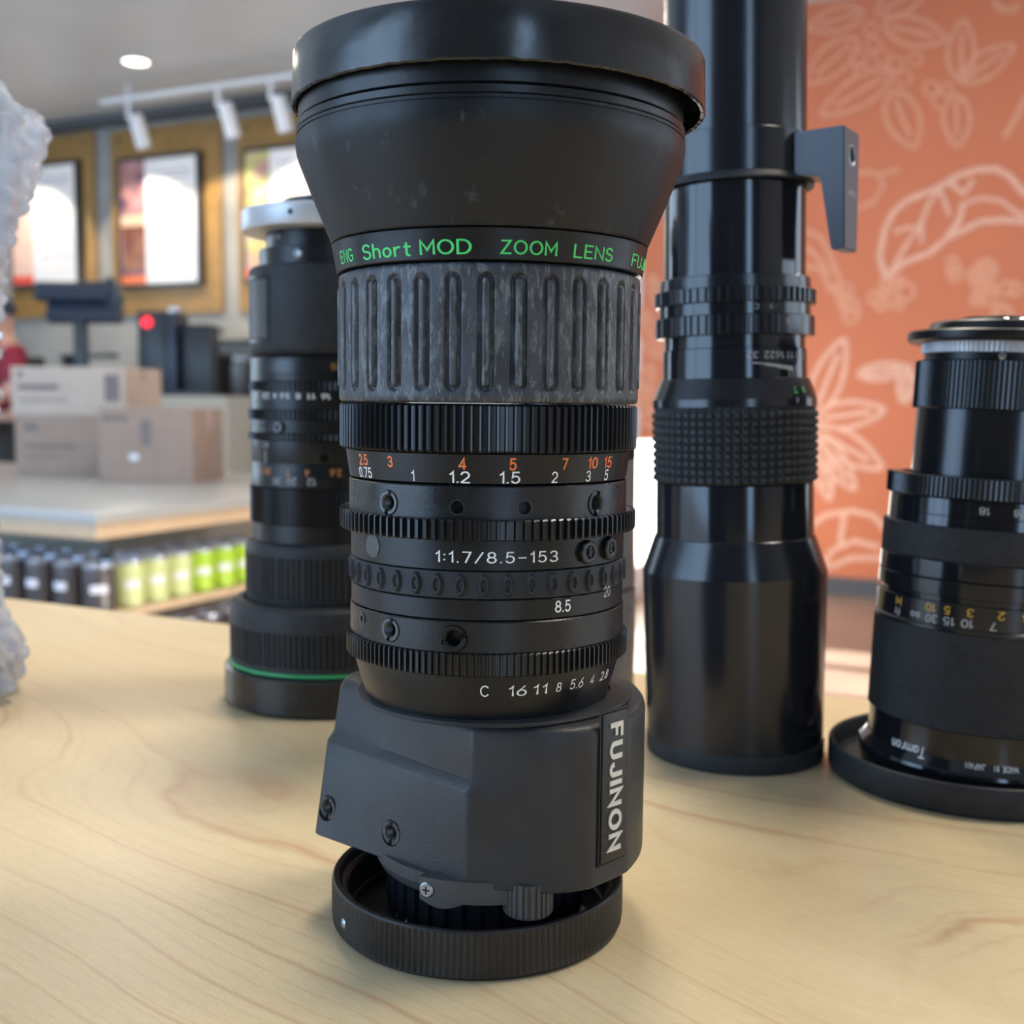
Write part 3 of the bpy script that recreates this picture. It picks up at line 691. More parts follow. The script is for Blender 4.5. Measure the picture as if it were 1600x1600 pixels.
br = link('bracket', mesh('bracket', V, F, 30), M['housing2'], A)
V, F = xf(radial(-24.5, 32.5, 18.9), rev([(1.9, -.6), (1.9, .3), (1.6, .5), (.01, .5)], 28, None, False)); sc = link('cross_screw', mesh('sc', V, F), M['steel'], br)
Mx = radial(-24.5, 32.5, 18.9)
V, F = [], []
for q in ((-1.0, 1.0, -.22, .22), (-.22, .22, -1.0, 1.0)):
    v, f = box_v(q[0] * mm, q[1] * mm, q[2] * mm, q[3] * mm, .45 * mm, .54 * mm); b = len(V); V += v; F += [tuple(i + b for i in w_) for w_ in f]
V, F = xf(Mx, (V, F)); me = bpy.data.meshes.new('cross_slot'); me.from_pydata(V, [], F); link('cross_slot', me, M['dark'], br)
def kn_tw(r, z, a): return (r - (.45 if (a / (2 * pi) * 26) % 1.0 < .45 else 0), z) if r > 4 and z > 13.6 else (r, z)
V, F = rev([(.01, 22), (6.2, 22), (6.2, 14), (5.7, 13.4), (.01, 13.4)], 26 * 6, kn_tw, False)
link('knurled_knob', mesh('knob', [(x + .0112, y - .0285, z) for x, y, z in V], F, 25), M['housing2'], A)
# rear cap, a shallow knurled cup the lens stands on
def rc_tw(r, z, a):
    if r > 37.8 and 1.4 < z < 11.2:
        return r - .45 * (1 - abs(((a / (2 * pi) * 150) % 1.0) * 2 - 1)), z
    return r, z
V, F = rev([(.01, 2.4), (33.6, 2.4), (34.2, 3.0), (34.6, 9.5), (35.2, 10.2), (36.2, 10.4), (36.4, 11.0), (37.0, 12.4), (38.3, 12.5), (38.7, 12.0), (38.9, 11.1), (38.9, 2.6), (38.7, 1.2), (37.6, 0), (.01, 0)], 150 * 6, rc_tw, False)
rc = link('rear_cap', mesh('rear_cap', V, F, 25), M['capmetal'], A, (-.0019, 0, 0)); rc['label'] = 'knurled black screw-on rear cap'
V, F = xf(radial(-59, 38.7, 5.6), rev([(1.35, -.5), (1.35, .15), (1.1, .35), (.5, .6), (.01, .68)], 24, None, False)); link('ball_screw', mesh('bs', V, F), M['steel'], rc)

# ------------------------------------------------------------------ 2. lens on the left with silver rear cap
B = lens_root('zoom_lens', -.0843, .5334)
tag(B, 'black zoom lens with silver cap on top and green line, left of the frontmost lens', 'camera lens', 'camera lenses on the table')
V, F = rev([(.01, 17.4), (46, 17.4), (48.2, 17.0), (48.8, 16.2), (49, 1.6), (48.2, .4), (47, 0), (.01, 0)], 128, None, False)
link('front_cap', mesh('fc', V, F), M['capplastic'], B)
ring('green_band', B, [(46.9, 19.2), (47.0, 17.9)], M['greenband'], 128, 4, .15)['label'] = 'thin bright green ring'
def ribs(n, d, lo, hi, rmin):
    def f(r, z, a):
        if r < rmin or z < lo or z > hi: return r, z
        ph = (a / (2 * pi) * n) % 1.0
        return r - d * (1 if ph < .45 else 0), z
    return f
V, F = rev([(40, 47.6), (43.5, 47.2), (45.4, 45.6), (46.1, 43), (46.3, 38), (46.3, 36.6), (46.3, 36.4), (46.3, 21.9), (46.3, 21.7), (46.3, 19.4), (40, 19.4)], 110 * 6, ribs(110, .8, 21.8, 36.5, 44))
link('rubber_grip', mesh('g', V, F, 25), M['rubber_dark'], B)['label'] = 'wide lower rubber grip with vertical ribs'
V, F = rev([(32, 74.6), (35.3, 74.6), (37.9, 73.4), (38.8, 71.6), (39.0, 68.6), (39.0, 68.4), (39.0, 50.2), (39.0, 50.0), (38.6, 47.4), (32, 47.4)], 92 * 6, ribs(92, .8, 50.1, 68.5, 37))
link('rubber_grip', mesh('g', V, F, 25), M['rubber_dark'], B)['label'] = 'narrower upper rubber grip with vertical ribs'
ring('barrel', B, [(35.4, 82.6), (35.4, 74.4)], M['anod'], 96)
gear('focus_gear', B, 36.5, 98.8, 82.5, 120, .9, M['gear'], 6)
d2 = ring('distance_scale', B, [(35.8, 119.8), (35.8, 110.4), (35.6, 109.9), (35.8, 109.5), (35.8, 98.9)], M['anod'], 128)
def th2(px, a=124, c=515): return math.degrees(asin(max(-.99, min(.99, (px - c) / a)))) + 9.0
rf2 = lambda z: 35.85
lettering('orange_figures', d2, [('2.6', th2(523), 106.0, 3.2, 5, dict(flip=True)), ('4', th2(480), 106.0, 3.2, None, dict(flip=True)), ('7', th2(452), 106, 3.2, None, dict(flip=True)), ('30 15', th2(415), 106, 3.0, 9.5, dict(flip=True)), ('3', 33, 106, 3.2, None, dict(flip=True))], rf2, M['ochreink'], bold=0.040)
lettering('white_figures', d2, [('12', th2(487), 102, 3.2, 4.2, dict(flip=True)), ('20', th2(457), 102, 3.2, 4.6, dict(flip=True)), ('50', th2(434), 102, 3, 4.2, dict(flip=True)), ('8.5', th2(417), 117.6, 2.6, 4.4, dict(flip=True)), ('I', th2(417), 112.5, 5.6, .7)], rf2, M['dimwhite'], bold=0.016)
cut(d2, [hole_cut(th2(506), 35.8, 112.6, 1.9, 3)])
gear('zoom_gear', B, 36.9, 122.6, 119.9, 96, .8, M['gear'], 6, .5, 5, .2)
b2 = ring('barrel', B, [(36, 128.9), (36, 122.7)], M['anod'], 96)
V, F = xf(radial(th2(440), 35.9, 125.5), rev([(2.6, -.5), (2.6, 1.2), (2.2, 1.6), (1.2, 1.6), (1.0, .6), (.01, .6)], 32, None, False)); link('lock_knob', mesh('k', V, F), M['steeldark'], b2)
lettering('white_figures', b2, [('CLOSE', th2(410), 127.1, 1.7, 6.5, dict(flip=True)), ('RETRO', th2(410), 124.5, 1.7, 6.5, dict(flip=True))], lambda z: 36.0, M['dimwhite'])
gear('iris_gear', B, 36.8, 133.1, 128.8, 100, .9, M['gear'], 6, .5, 5, .2)
b3 = ring('iris_scale', B, [(36, 141.6), (36, 133.0)], M['anod'], 96)
lettering('white_figures', b3, [(s, th2(px), 139.0, 2.5, wd, dict(flip=True)) for s, px, wd in (('16', 509, 4.2), ('11', 488, 3.8), ('8', 468, 2.2), ('5.6', 448, 4.6), ('4', 433, 2.2), ('2.8', 419, 4.6), ('O', 403, 2.2))], lambda z: 36.0, M['white'], bold=0.024)
gear('iris_gear', B, 36.7, 145.4, 141.4, 100, .8, M['gear'], 6, .5, 5, .2)
bb = ring('lens_mount_barrel', B, [(36, 156), (36, 145.4)], M['anod'], 96)
V, F = [], []
for i in range(25):                       # raised index window strip round the barrel
    a = radians(th2(425) + (75 + 0) * i / 24)
    for r in (35.5, 36.9):
        for z in (149.2, 154.4): V.append((r * sin(a) * mm, -r * cos(a) * mm, z * mm))
for i in range(24):
    b = i * 4
    for q in ((0, 1, 5, 4), (2, 6, 7, 3), (0, 4, 6, 2), (1, 3, 7, 5)): F.append(tuple(b + k for k in q))
F += [(0, 2, 3, 1), (96, 97, 99, 98)]
link('index_strip', mesh('i', V, F, 30), M['gear'], bb)
lettering('orange_figures', bb, [('25', th2(523), 151.8, 3.0, 4.4, dict(flip=True, off=1.0))], rf2, M['yellowink'], bold=0.040)
V, F = rev([(28, 196), (34.6, 196), (35.8, 195), (36.1, 193), (36.2, 160.5), (35.6, 158.2), (34, 156.6), (28, 156)], 128)
gb = link('grip_body', mesh('g', V, F), M['rubber_dark'], B)
V, F = [], []
for (a0, a1, z0, z1) in ((-63, -38.5, 162.5, 163.4), (-63, -38.5, 190.2, 191.1), (-64, -63, 162.5, 191.1), (-38.8, -37.6, 162.5, 191.1)):
    n_ = 10; b = len(V)
    for i in range(n_ + 1):
        a = radians(a0 + (a1 - a0) * i / n_)
        for r in (35.8, 36.7):
            for z in (z0, z1): V.append((r * sin(a) * mm, -r * cos(a) * mm, z * mm))
    for i in range(n_):
        c_ = b + i * 4
        for q in ((0, 1, 5, 4), (2, 6, 7, 3), (0, 4, 6, 2), (1, 3, 7, 5)): F.append(tuple(c_ + k for k in q))
link('panel_frame', mesh('pf', V, F, 30), M['gear'], gb)
V, F = [], []
for i in range(13):
    a = radians(-62 + 22.5 * i / 12)
    for z in (164.2, 189.6): V.append((36.32 * sin(a) * mm, -36.32 * cos(a) * mm, z * mm))
for i in range(12): F.append((2 * i, 2 * i + 1, 2 * i + 3, 2 * i + 2))
link('cover_panel', mesh('cp', V, F), M['housing2'], gb)['label'] = 'paler rounded side panel'
ring('mount_neck', B, [(31.3, 204), (31.3, 196)], M['anod'], 96)
V, F = xf(radial(th2(469, 108), 31.3, 200.2), rev([(2.3, -.4), (2.3, .3), (1.6, .6), (1.2, .2), (.01, .2)], 24, None, False)); link('neck_screw', mesh('s', V, F), M['steel'], B)
nk = ring('mount_neck', B, [(28.4, 212), (28.4, 203.8)], M['anod'], 96)
lettering('white_figures', nk, [('F.f', th2(433, 100), 208.6, 2.2, 5.5, dict(flip=True))], lambda z: 28.4, M['dimwhite'], bold=0.040)
V, F = rev([(.01, 211.6), (36.5, 211.4), (38.6, 211.8), (39.1, 212.6), (39.2, 220.2), (38.6, 221), (.01, 221)], 128, None, False)
sv = link('rear_cap', mesh('sv', V, F), M['silver'], B); sv['label'] = 'silver aluminium rear cap'
V, F = xf(radial(th2(459, 134), 39.1, 216.6), rev([(1.2, -1), (1.2, .12), (.01, .12)], 20, None, False)); link('set_screw', mesh('s', V, F), M['dark'], sv)
V, F = rev([(.01, 221), (21.6, 221), (21.6, 225.6), (20.6, 226.6), (.01, 226.8)], 96, None, False); link('cap_boss', mesh('c', V, F), M['gear'], B)

# ------------------------------------------------------------------ 3. tall telephoto with tripod collar
T = lens_root('telephoto_lens', .0899, .4507)
tag(T, 'tall glossy black telephoto lens with a tripod collar foot, reaching above the picture', 'camera lens', 'camera lenses on the table')
V, F = rev([(.01, 7.5), (33.8, 7.5), (34.4, 7.2), (34.8, 6.6), (34.8, 1), (34.2, 0), (.01, 0)], 128, None, False); link('front_cap', mesh('c', V, F), M['rubber_dark'], T)
def th3(px, cx=1146, a=108): return math.degrees(asin(max(-.98, min(.98, (px - cx) / a)))) - 11.3
TL = empty('leaning_barrel', (0, 0, 0)); TL.parent = T; TL.rotation_euler = (0, radians(-1.6), 0); TL.name = 'barrel_assembly'
def tpart(name, o, m, seg=128, **k): return ring(name, TL, o, m, seg, **k)
tpart('front_barrel', [(31.2, 86.8), (35.8, 73), (34.5, 7.2)], M['satin'], 192)
tpart('barrel', [(30.4, 107.6), (30.6, 86.4)], M['gloss'], 160)
def grid_tw(r, z, a):
    if r < 30: return r, z
    k = abs(((a / (2 * pi) * 60) % 1) * 2 - 1); q = abs((((z - 108) / 3.0) % 1) * 2 - 1)
    return r - 1.1 * (1 - min(1, (1 - k) * 2.4) * min(1, (1 - q) * 2.4)), z
P = [(27, 136.5), (31.2, 136.5)] + [(31.8, z) for z in np.linspace(135, 108, 55)] + [(31.2, 107.8), (27, 107.8)]
V, F = rev(P, 60 * 10, grid_tw); link('rubber_grip', mesh('g', V, F, 50), M['rubber_dark'], TL)['label'] = 'waffle-patterned rubber focus grip'
cn = tpart('grip_collar', [(28.6, 147.2), (31.4, 139.5), (31.4, 136.4)], M['satin'], 128)
lettering('green_figures', cn, [('7', th3(1234, 1146, 120), 142.6, 2.6, None, dict(flip=True)), ('8', th3(1246, 1146, 120), 142.6, 2.2, None, dict(flip=True))], lambda z: np.interp(z, [139.5, 147.2], [31.5, 28.8]), M['greenink'], bold=0.040)
lettering('white_figures', cn, [('6', th3(1236, 1146, 123), 138.6, 2.2, None, dict(flip=True)), ('2', th3(1250, 1146, 123), 139, 2.2, None, dict(flip=True))], lambda z: 31.6, M['dimwhite'])
it = tpart('index_tube', [(27.4, 158.4), (27.6, 147)], M['gloss'], 128)
lettering('white_figures', it, [(s, th_, 155.4, 2.6, wd, dict(flip=True)) for s, th_, wd in (('32', th3(1173), 4.4), ('22', th3(1197), 4.2), ('16', th3(1212), 4), ('11', th3(1227), 3.6), ('8', th3(1237), 1.8), ('5', th3(1245), 1.8))], lambda z: 27.5, M['dimwhite'])
V, F = [], []
for (p, q) in (((3, 152.6), (40, 151)), ((13, 151.8), (40, 150.4)), ((23, 151.0), (40, 149.8)), ((40, 151), (40, 147.4)), ((36, 150.4), (36, 147.4)), ((44, 152), (44, 147.4))):
    n_ = 8; b = len(V)
    for i in range(n_ + 1):
        a = radians(p[0] + (q[0] - p[0]) * i / n_); z = p[1] + (q[1] - p[1]) * i / n_
        e = .0 if p[0] != q[0] else .008
        V += [(27.62 * sin(a - e) * mm, -27.62 * cos(a - e) * mm, (z + (.22 if not e else 0)) * mm), (27.62 * sin(a + e) * mm, -27.62 * cos(a + e) * mm, (z - (.22 if not e else 0)) * mm)]
    F += [(b + 2 * i, b + 2 * i + 1, b + 2 * i + 3, b + 2 * i + 2) for i in range(n_)]
me = bpy.data.meshes.new('depth_lines'); me.from_pydata(V, [], F); link('depth_lines', me, M['dimwhite'], it)
tpart('barrel', [(26.8, 163.4), (26.8, 158.2)], M['gloss'], 128)
def notch(r, z1, z0, n, name):
    def f(rr, zz, a):
        if rr < r - 1: return rr, zz
        if radians(23) < a < radians(62) and r < 30.4: return rr, zz
        return rr - (.9 if (a / (2 * pi) * n) % 1 < .4 else 0), zz
    V, F = rev(ringprof([(r, z1), (r, (z1 + z0) / 2), (r, z0)], 5, .3), n * 6, f); return link(name, mesh(name, V, F, 25), M['satin'], TL)
ap = notch(30.2, 170.4, 163.0, 60, 'aperture_ring')
lettering('white_figures', ap, [('8', th3(1222, 1146, 118), 167.4, 2.2, None, dict(flip=True))], lambda z: 30.2, M['dimwhite'])
arb = tpart('barrel', [(28.8, 175.0), (28.8, 170.2)], M['gloss'], 128)
lettering('white_figures', arb, [('C', th3(1180, 1147, 115), 172.8, 2.2, None, dict(flip=True)), ('<', th3(1201, 1147, 115), 172.8, 2.0, 1.4), ('>', th3(1240, 1147, 115), 172.8, 2.0, 1.4), ('-', th3(1221, 1147, 115), 172.8, 2.4, 10)], lambda z: 28.8, M['dimwhite'])
notch(30.6, 180.2, 174.8, 60, 'preset_ring')
tpart('barrel', [(28.6, 184.8), (28.8, 180)], M['satin'], 128)
tpart('rear_tube', [(26.8, 222), (26.9, 184.6)], M['gloss'], 160)
V, F = rev([(22, 222), (26.5, 222), (27.2, 219.6), (29.6, 218.6), (29.8, 219.4), (28.2, 221.4), (27.6, 222), (22, 222.6)], 128)
link('retaining_lip', mesh('lip', V, F), M['rubber_dark'], TL)
tpart('tripod_collar', [(28.0, 237), (28.0, 221.4)], M['satin'], 160, depth=4)
tpart('rear_tube', [(26.6, 335), (26.9, 236.6)], M['satin'], 160)
V, F = rev([(.01, 340), (27.4, 340), (28, 339), (28, 334.8), (.01, 334.8)], 96, None, False); link('rear_cap', mesh('rc', V, F), M['rubber_dark'], TL)
ft = empty('collar_foot', (0, 0, 0)); bpy.data.objects.remove(ft)
d = Vector((.839, -.545)); t_ = Vector((.545, .839))
prof = [(26.6, 235.5), (45.0, 235.5), (45.0, 192.5), (40.0, 192.5), (36.2, 219), (26.6, 220)]
V = []
for s in (-9, 9):
    for (L, z) in prof:
        sw = s * (1 if z > 200 else .85)
        p = d * L + t_ * sw; V.append((p.x * mm, p.y * mm, z * mm))
n_ = len(prof); F = [tuple(range(n_)), tuple(range(2 * n_ - 1, n_ - 1, -1))] + [(i, (i + 1) % n_, n_ + (i + 1) % n_, n_ + i) for i in range(n_)]
me = bpy.data.meshes.new('foot'); me.from_pydata(V, [], F); bm = bmesh.new(); bm.from_mesh(me)
bmesh.ops.recalc_face_normals(bm, faces=bm.faces); bmesh.ops.bevel(bm, geom=list(bm.edges), offset=.0005, segments=2, affect='EDGES'); bm.to_mesh(me); bm.free()
for p in me.polygons: p.use_smooth = True
me.set_sharp_from_angle(angle=radians(30))
ft = link('collar_foot', me, M['housing2'] and mat('satin_foot_paint', (.055, .065, .085), .34), TL)
FM = Matrix.Translation(Vector((d.x * 45.0, d.y * 45.0, 0)) * mm) @ Matrix((Vector((t_.x, t_.y, 0)), Vector((0, 0, 1)), Vector((d.x, d.y, 0)))).transposed().to_4x4()
cut(ft, [xf(FM @ Matrix.Translation((0, .2262, 0)), cyl(3.9, -6, 2, 28))])
V, F = xf(FM @ Matrix.Translation((0, .2262, 0)), rev([(3.9, -5), (3.9, .15), (3.4, .25), (3.1, -.1), (3.1, -5)], 28)); link('tripod_socket', mesh('ts', V, F), M['steel'], ft)
V, F = [], []
gv, gf, gw, gh = glyphs('JAPAN', .14)
me = bpy.data.meshes.new('foot_lettering'); me.from_pydata([tuple(FM @ Vector((x / gw * .009, .2130 + y / gh * .0018, .00002 + .00006 * rd))) for x, y, rd in gv], [], gf); link('foot_lettering', me, M['dimwhite'], ft)

# ------------------------------------------------------------------ 4. lens at the right edge in an oversize cap
D_ = lens_root('telephoto_lens', .1726, .4216)
tag(D_, 'black telephoto lens with yellow figures in a wide shallow cap at the right edge', 'camera lens', 'camera lenses on the table')
V, F = rev([(.01, 2.2), (39, 2.2), (47.4, 2.2), (48.6, 3.6), (49.4, 10.6), (50.2, 11.3), (51.0, 10.8), (51.3, 9.6), (51.2, 2.0), (50.2, .4), (49, 0), (.01, 0)], 160, None, False)
link('front_cap', mesh('c', V, F), M['rubber_dark'], D_)['label'] = 'wide shallow black cap the lens stands in'
DL = empty('barrel_assembly', (0, 0, .0)); DL.parent = D_; DL.rotation_euler = (0, radians(2.0), 0)
def dp(name, o, m, seg=128, **k): return ring(name, DL, o, m, seg, **k)
dp('filter_ring', [(40.2, 11.4), (40.6, 10), (39.6, 3)], M['gloss'], 160)
fr = dp('front_barrel', [(37.4, 24.6), (37.2, 20), (37.6, 14.6), (39.8, 11.2)], M['gloss'], 160)
rfr = lambda z: np.interp(z, [11.2, 14.6, 20, 24.6], [39.8, 37.6, 37.2, 37.4]) + .1
lettering('brand_lettering', fr, [('Tamron', -56.5, 15.0, 3.9, 14.5, dict(flip=True)), ('JAPAN', -20, 14.0, 1.9, 6.5, dict(flip=True)), ('MADE IN', -5, 14.0, 1.9, 8, dict(flip=True))], rfr, M['white'], bold=0.016)
def diam(r0, z0, z1, pitch_n, amp):
    def f(r, z, a):
        if r < r0 - 1 or z < z0 + .3 or z > z1 - .3: return r, z
        u = a / (2 * pi) * pitch_n; v = (z - z0) / 1.65
        k = abs(((u + v) % 1) * 2 - 1); q = abs(((u - v) % 1) * 2 - 1)
        return r - amp * (1 - min(1, (1 - max(k, q)) * 2)), z
    return f
P = [(33, 59.2), (37.8, 59.2)] + [(38.2, z) for z in np.linspace(58.9, 24.9, 84)] + [(37.8, 24.6), (33, 24.6)]
V, F = rev(P, 90 * 8, diam(38.2, 24.6, 59.2, 90, .5)); link('rubber_grip', mesh('g', V, F, 60), M['rubber_dark'], DL)['label'] = 'fine diamond-textured main grip'
ds = dp('distance_scale', [(38.5, 60.4), (37.7, 61.0), (37.7, 69.0)][::-1] + [(38.5, 59.0)], M['satin'], 160)
def th4(px): return math.degrees(asin(max(-.98, min(.98, (px - 1533) / 172)))) - 22.3
lettering('yellow_figures', ds, [(s, th4(px), 66.6, 2.9, wd, dict(flip=True)) for s, px, wd in (('M', 1404, 3), ('10', 1455, 4.0), ('5', 1480, 2.2), ('3', 1514, 2.3), ('2', 1559, 2.3), ('1.5', 1598, 4.2))], lambda z: 37.7, M['yellowink'], bold=0.024)
lettering('white_figures', ds, [(s, th4(px), 62.8, 2.9, wd, dict(flip=True)) for s, px, wd in (('ft', 1403, 3), ('30', 1457, 4.4), ('15', 1484, 4.2), ('10', 1511, 4.2), ('7', 1549, 2.3), ('5', 1598, 2.3), ('oo', 1432, 4.0))], lambda z: 37.7, M['dimwhite'], bold=0.024)
dp('barrel', [(36.4, 71.4), (36.4, 68.8)], M['gloss']); dp('barrel', [(37.7, 76.6), (37.7, 71.0)], M['gloss'], 160); dp('barrel', [(37.6, 83.2), (37.6, 76.9)], M['gloss'], 160)
P = [(33, 95.2), (36.9, 95.2)] + [(37.4, z) for z in np.linspace(94.9, 83.6, 28)] + [(36.9, 83.2), (33, 83.2)]
V, F = rev(P, 90 * 8, diam(37.4, 83.2, 95.2, 90, .45)); link('rubber_grip', mesh('g', V, F, 60), M['rubber_dark'], DL)['label'] = 'narrow diamond-textured ring'
dp('barrel', [(35.9, 99.0), (36.0, 95.0)], M['gloss'])
ds2 = dp('aperture_scale', [(35.8, 104.9), (35.9, 98.8)], M['gloss'], 128)
lettering('white_figures', ds2, [('18', th4(1522), 101.6, 2.6, 3.6, dict(flip=True)), ('28', th4(1574), 101.6, 2.6, 3.6, dict(flip=True)), ('4', 31, 101.6, 2.6, None, dict(flip=True))], lambda z: 35.9, M['dimwhite'], bold=0.016)
gear('aperture_ring', DL, 37.2, 112.6, 105.0, 130, .4, M['satin'], 6)
dp('rear_barrel', [(28.6, 136.2), (29.0, 112.2)], M['satin'], 160)
gear('rear_grip', DL, 30.2, 153.2, 136.0, 110, .4, M['satin'], 6)
dp('barrel', [(27.4, 156.0), (27.4, 153.0)], M['anod'])
gear('chrome_ring', DL, 28.6, 159.8, 155.8, 110, .5, M['silver'], 6, .55, 5, .2)
V, F = rev([(.01, 159.6), (32.6, 159.6), (33.6, 160.2), (33.8, 161), (33.7, 163), (33, 163.6), (27, 164), (26, 166.6), (25, 167.3), (17, 167.4), (15.5, 169.2), (.01, 169.2)], 128, None, False)
rc4 = link('rear_cap', mesh('rc', V, F), M['anod'], DL)
for q in (-24, -8): 
    V, F = xf(Matrix.Translation((.018 * sin(radians(q)), -.018 * cos(radians(q)), .1674)), rev([(1.1, 0), (1.1, .5), (.7, .9), (.01, .9)], 16, None, False)); link('cap_screw', mesh('s', V, F), M['chrome'], rc4)
V, F = xf(radial(-24, 29.6, 154.4), rev([(1.3, -.5), (1.3, 1), (.01, 1.2)], 16, None, False)); link('mount_pin', mesh('s', V, F), M['chrome'], DL)

def flatten(e, root):
    Mx = e.matrix_local.copy() if False else Matrix.LocRotScale(e.location, e.rotation_euler, None)
    for ch in list(e.children):
        B_ = ch.matrix_basis.copy(); ch.parent = root; ch.matrix_parent_inverse = Matrix.Identity(4); ch.matrix_basis = Mx @ B_
    bpy.data.objects.remove(e)
flatten(TL, T); flatten(DL, D_)
# ------------------------------------------------------------------ 5. lens almost hidden behind the frontmost one
E_ = lens_root('zoom_lens', .0265, .535)
tag(E_, 'worn grey-brown zoom lens almost hidden between the frontmost lens and the tall telephoto', 'camera lens', 'camera lenses on the table')
M['brownmetal'] = mat('worn_brown_grey_barrel', (.085, .078, .072), .5, .3, var=.35, vscale=60, bump=.4, bscale=300)
V, F = rev([(.01, 6), (31, 6), (32, 5.2), (32, .8), (31, 0), (.01, 0)], 96, None, False); link('front_cap', mesh('c', V, F), M['rubber_dark'], E_)
eb = ring('barrel', E_, [(31.6, 52), (32, 30), (31.6, 6)], M['brownmetal'], 96)
ring('barrel', E_, [(31.0, 54), (31.0, 52)], M['anod'], 96)
ring('upper_barrel', E_, [(30.4, 112), (30.8, 80), (31.4, 54)], M['brownmetal'], 96)
gear('zoom_ring', E_, 30.6, 134, 112, 90, .6, M['rubber_dark'], 6)
V, F = rev([(.01, 140), (26, 140), (27, 139), (27, 134), (.01, 134)], 96, None, False); link('rear_cap', mesh('c', V, F), M['gear'], E_)
for q, z in ((62, 44), (60, 29)):
    V, F = xf(radial(q, 31.5, z), rev([(2.2, -.5), (2.2, .4), (1.3, .7), (1, .1), (.01, .1)], 20, None, False)); link('set_screw', mesh('s', V, F), M['steeldark'], eb)

# ------------------------------------------------------------------ bubble wrap at the left edge
def bubble_sheet(name, base, height, w_, seed, label, lean=0):
    """a loosely rolled bundle of bubble film standing on the table: closed double-skinned crumpled shell with bubbles"""
    rnd = random.Random(seed); root_x, root_y = room(*base)
    NU, NV = 180, 150; V = []
    ph = [rnd.uniform(0, 6) for _ in range(8)]
    for shell in (0, 1):
        for j in range(NV + 1):
            v = j / NV; z = v * height
            R = float(np.interp(v, [0, .06, .13, .3, .62, .75, .88, .97, 1], [.076, .079, .069, .065, .068, .075, .084, .0895, .087])) - .003
            for i in range(NU):
                a = 2 * pi * i / NU
                r = R * (1 + .03 * sin(3 * a + ph[1] + 2.2 * v) + .025 * sin(7 * a + ph[2] - 9 * v) + .022 * sin(17 * a + 19 * v + ph[3]) + .018 * abs(sin(11 * a - 37 * v + ph[6])))
                nz = mnoise.noise(Vector((cos(a) * 2.2, sin(a) * 2.2, v * 4 + 3))); nz2 = mnoise.noise(Vector((cos(a) * 6, sin(a) * 6, v * 14)))
                r *= 1 + (.16 * nz if cos(a) < .3 else .05 * nz) + .045 * abs(nz2)
                uu = a * R / .010; vv = z / .0088
                if int(vv) % 2: uu += .5
                du, dv = (uu % 1) - .5, (vv % 1) - .5; q = hypot(du, dv)
                bmp = .0034 * sqrt(max(0, 1 - (q / .44) ** 2)) * .8 if shell == 0 else 0
                r += bmp - shell * .0022
                V.append((r * cos(a) + lean * v, r * sin(a), z + .004 * sin(4 * a + ph[4]) * v + (.012 * (mnoise.noise(Vector((cos(a) * 3, sin(a) * 3, 9))) - .1) * max(0, (v - .8) / .2)) - .0 ))
    F = []
    for shell in (0, 1):
        o_ = shell * (NV + 1) * NU
        for j in range(NV):
            for i in range(NU):
                k = (i + 1) % NU; F.append((o_ + j * NU + i, o_ + j * NU + k, o_ + (j + 1) * NU + k, o_ + (j + 1) * NU + i))
    n1 = (NV + 1) * NU
    for j in (0, NV):
        for i in range(NU):
            k = (i + 1) % NU; F.append((j * NU + i, j * NU + k, n1 + j * NU + k, n1 + j * NU + i))
    o = link(name, mesh(name, V, F, 70), M['bubble'], None, (root_x, root_y, TOP + .004), (0, 0, RZ)); return tag(o, label, 'bubble wrap')
bubble_sheet('bubble_wrap', (-.306, .52), .268, .085, 3, 'clear bubble wrap bundle flaring upwards at the left edge of the table', 0)

# ------------------------------------------------------------------ counter with shelves of cans
cx1, cy0, cy1, cx0 = -2.30, 2.225, 3.78, -5.2
cu = empty('display_counter', (-3.5, 2.6, 0)); tag(cu, 'cafe display counter with pale grey top and maple edge over open shelves', 'counter')
def cb(name, x0, x1, y0, y1, z0, z1, m, bev=0):
    return boxm(name, x0 + 3.5, x1 + 3.5, y0 - 2.6, y1 - 2.6, z0, z1, m, cu, bev)
cb('counter_top', cx0, cx1, cy0, cy1, .727, .757, M['laminate'], .003)
cb('edge_band', cx0, cx1 - .012, cy0 + .012, cy1, .685, .727, M['maple_edge'], .002)
cb('back_panel', cx0, cx1 - .33, cy0 + .36, cy1, .05, .685, M['shelfback'])
for z in (.482, .28, .08): cb('shelf', cx0, cx1 - .012, cy0 + .012, cy1, z - .022, z, M['maple_edge'], .002)
cb('plinth', cx0, cx1 - .05, cy0 + .05, cy1, 0, .055, M['basebd'])
# cans
def make_can(bodymat):
    r = empty('drink_can', (0, 0, 0))
    V, F = rev([(.01, 0), (38, 0), (41, 1.5), (42.5, 5), (42.5, 112), (41.5, 118), (40, 120), (.01, 120)], 48, None, False); link('can_body', mesh('b', V, F), bodymat, r)
    V, F = rev([(.01, 120), (38.5, 120), (41.5, 120), (42.4, 121), (42.4, 128), (41, 129.6), (39.6, 129.4), (39, 127), (.01, 126.6)], 48, None, False); link('lid', mesh('l', V, F), M['lid'], r)
    me = bpy.data.meshes.new('can_label'); V, F = [], []
    for i in range(13):
        a = radians(-32 + 64 * i / 12)
        for z in (52, 74): V.append((42.8 * sin(a) * mm, -42.8 * cos(a) * mm, z * mm))
    for i in range(12): F.append((2 * i, 2 * i + 1, 2 * i + 3, 2 * i + 2))
    me.from_pydata(V, [], F); link('label_strip', me, M['label'], r)
    return r
def copy_tree(o):
    c = o.copy(); COL.objects.link(c)
    for ch in o.children:
        q = ch.copy(); COL.objects.link(q); q.parent = c
    return c
